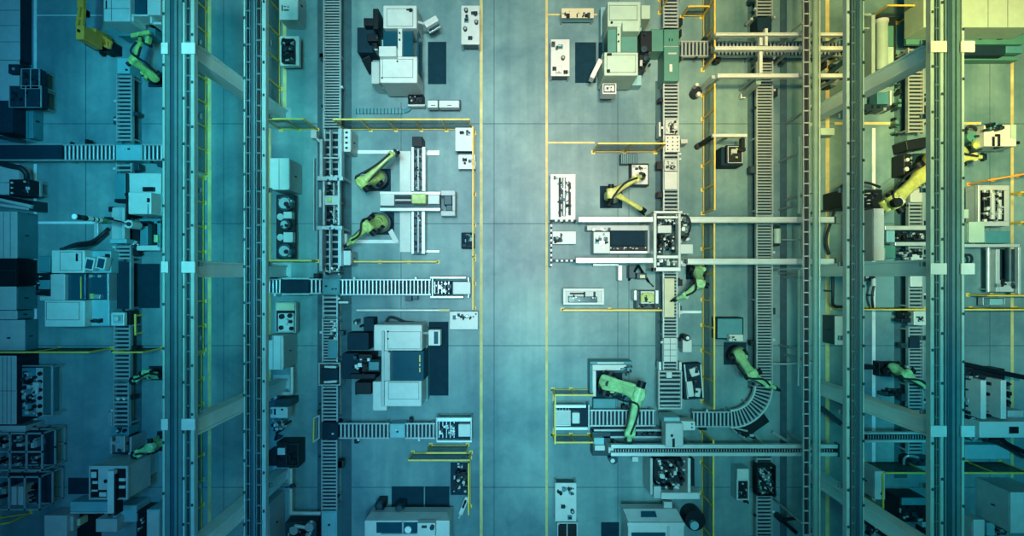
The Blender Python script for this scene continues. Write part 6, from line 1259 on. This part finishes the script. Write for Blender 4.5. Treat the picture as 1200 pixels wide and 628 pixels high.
mech(t, 24, 433, 41, 486, 1.0, 1.25, 46, 132, ('black', 'alu', 'darksteel', 'black', 'whiteb'), 'valve', 1.5, 5)
cabinet('slanted pale cover above the parts rack at the left edge', -20, 499, 30, 506, 1.1, 'whiteb', name='storage_enclosure')
def rack(label, x0, y0, x1, y1, z, cols, rows, seed):
    t = thing('parts_rack', label, 'rack', (x0+x1)/2, (y0+y1)/2)
    a = P(x0, y1, z); c = P(x1, y0, z)
    w = .06
    for zz in (.15, z*.5, z):
        mm = M(); mm.w(a.x, a.y, c.x, a.y+w, zz-w, zz); mm.w(a.x, c.y-w, c.x, c.y, zz-w, zz); mm.w(a.x, a.y, a.x+w, c.y, zz-w, zz); mm.w(c.x-w, a.y, c.x, c.y, zz-w, zz)
        for i in range(1, cols): xx = a.x+(c.x-a.x)*i/cols; mm.w(xx-w/2, a.y, xx+w/2, c.y, zz-w, zz)
        for i in range(1, rows): yy = a.y+(c.y-a.y)*i/rows; mm.w(a.x, yy-w/2, c.x, yy+w/2, zz-w, zz)
        part('shelf_frame', t, mm, 'steel')
    for xx in (a.x, c.x-w):
        for yy in (a.y, c.y-w): part('upright', t, M().w(xx, yy, xx+w, yy+w, 0, z), 'steel')
    part('shelf', t, M().w(a.x+w, a.y+w, c.x-w, c.y-w, z*.5-.02, z*.5+.02), 'navy')
    rnd = random.Random(seed)
    for i in range(cols):
        for j in range(rows):
            cx = x0+(x1-x0)*(i+.5)/cols; cy = y0+(y1-y0)*(j+.5)/rows; hw = (x1-x0)/cols*.3; hh = (y1-y0)/rows*.32
            mech(t, cx-hw, cy-hh, cx+hw, cy+hh, z*.5+.02, z*.85, 7, rnd.randint(0, 9999), ('black', 'darksteel', 'whiteb', 'steel', 'black'), 'stored_part', 2, 7)
    return t
rack('open parts rack with steel grid at the left edge, upper of the two', -8, 507, 50, 552, 1.5, 3, 2, 133)
rack('open parts rack with pale boxes at the left edge, lower of the two', -8, 558, 47, 598, 1.5, 3, 1, 134)
for x, lb in ((16, 'pale upright box in the lower left rack, left one'), (24, 'pale upright box in the lower left rack, right one')):
    solo('storage_box', M().b(x-3, 570, x+3, 592, .78, 1.4), 'whiteb', lb, 'box', x, 581, bevel=.02, z=.77)
fence('yellow fence across the bottom left corner', 0, 606, 36, 600, 1.2, 1.0, False)

# ------------------------------------------------------------------ light: added spots above the view shaping the colour gradient, and dim daylight from the roof
w = bpy.data.worlds.new('hall'); sc.world = w; w.use_nodes = True
bg = w.node_tree.nodes['Background']; bg.inputs[0].default_value = (0.035, 0.34, 0.50, 1); bg.inputs[1].default_value = 0.13
def lamp(x, y, col, power, size=0.9, z=31, ang=62):
    l = bpy.data.lights.new('added_spot', 'SPOT'); l.color = col; l.energy = power; l.spot_size = math.radians(ang); l.spot_blend = 1.0; l.shadow_soft_size = size
    o = bpy.data.objects.new('added_spot', l); COL.objects.link(o); o.location = (x*.5, y*.5, z)
    o.rotation_euler = Vector((x*.5, y*.5, -z)).to_track_quat('-Z', 'Y').to_euler()
    return o
for y in (-8, 0, 8):      # added wide spots, fill light for the column sides
    o = lamp(0, 0, (.33, .84, .80), 2500, size=1.0, z=30.5, ang=110); o.location = (0, y, 30.5); o.rotation_euler = (0, 0, 0)
# colour and power of each added spot, fitted to the floor tones, rows back to front, left to right
FIT = [[188, 2692, 7785], [716, 10236, 12322], [7956, 15117, 14267], [19971, 18759, 17109], [25195, 18923, 10590], [19788, 14632, 3085], [50334, 37218, 13289], [289, 3994, 7616], [2174, 15667, 16915], [2722, 7904, 9975], [14093, 12470, 12267], [16261, 12623, 8635], [4347, 5203, 1607], [23700, 25424, 13303], [69, 993, 2986], [331, 4741, 6791], [530, 3017, 4354], [6064, 12744, 13093], [3683, 8613, 8169], [378, 5404, 5115], [638, 9124, 13326], [65, 936, 2728], [96, 1375, 3876], [127, 1827, 5597], [3240, 11463, 14679], [182, 2600, 4664], [6, 98, 250], [209, 2992, 3444]]
n = 0
for y in (9, 3, -3, -9):
    for x in (-18, -12, -6, 0, 6, 12, 18):
        c_ = FIT[n]; n += 1; mx = max(max(c_), 1)
        lamp(x, y, tuple(q/mx for q in c_), mx, z=31, ang=32)

# ------------------------------------------------------------------ camera
cam = bpy.data.cameras.new('camera'); co = bpy.data.objects.new('camera', cam); COL.objects.link(co)
cam.sensor_width = 36; cam.lens = 36*F/1200; cam.shift_y = 11/1200
co.location = (0, 0, H); co.rotation_euler = (0, 0, 0)
cam.clip_end = 200
sc.camera = co
sc.view_settings.view_transform = 'Standard'; sc.view_settings.look = 'None'; sc.view_settings.gamma = 1; sc.view_settings.use_curve_mapping = False
sc.view_settings.exposure = 0.0
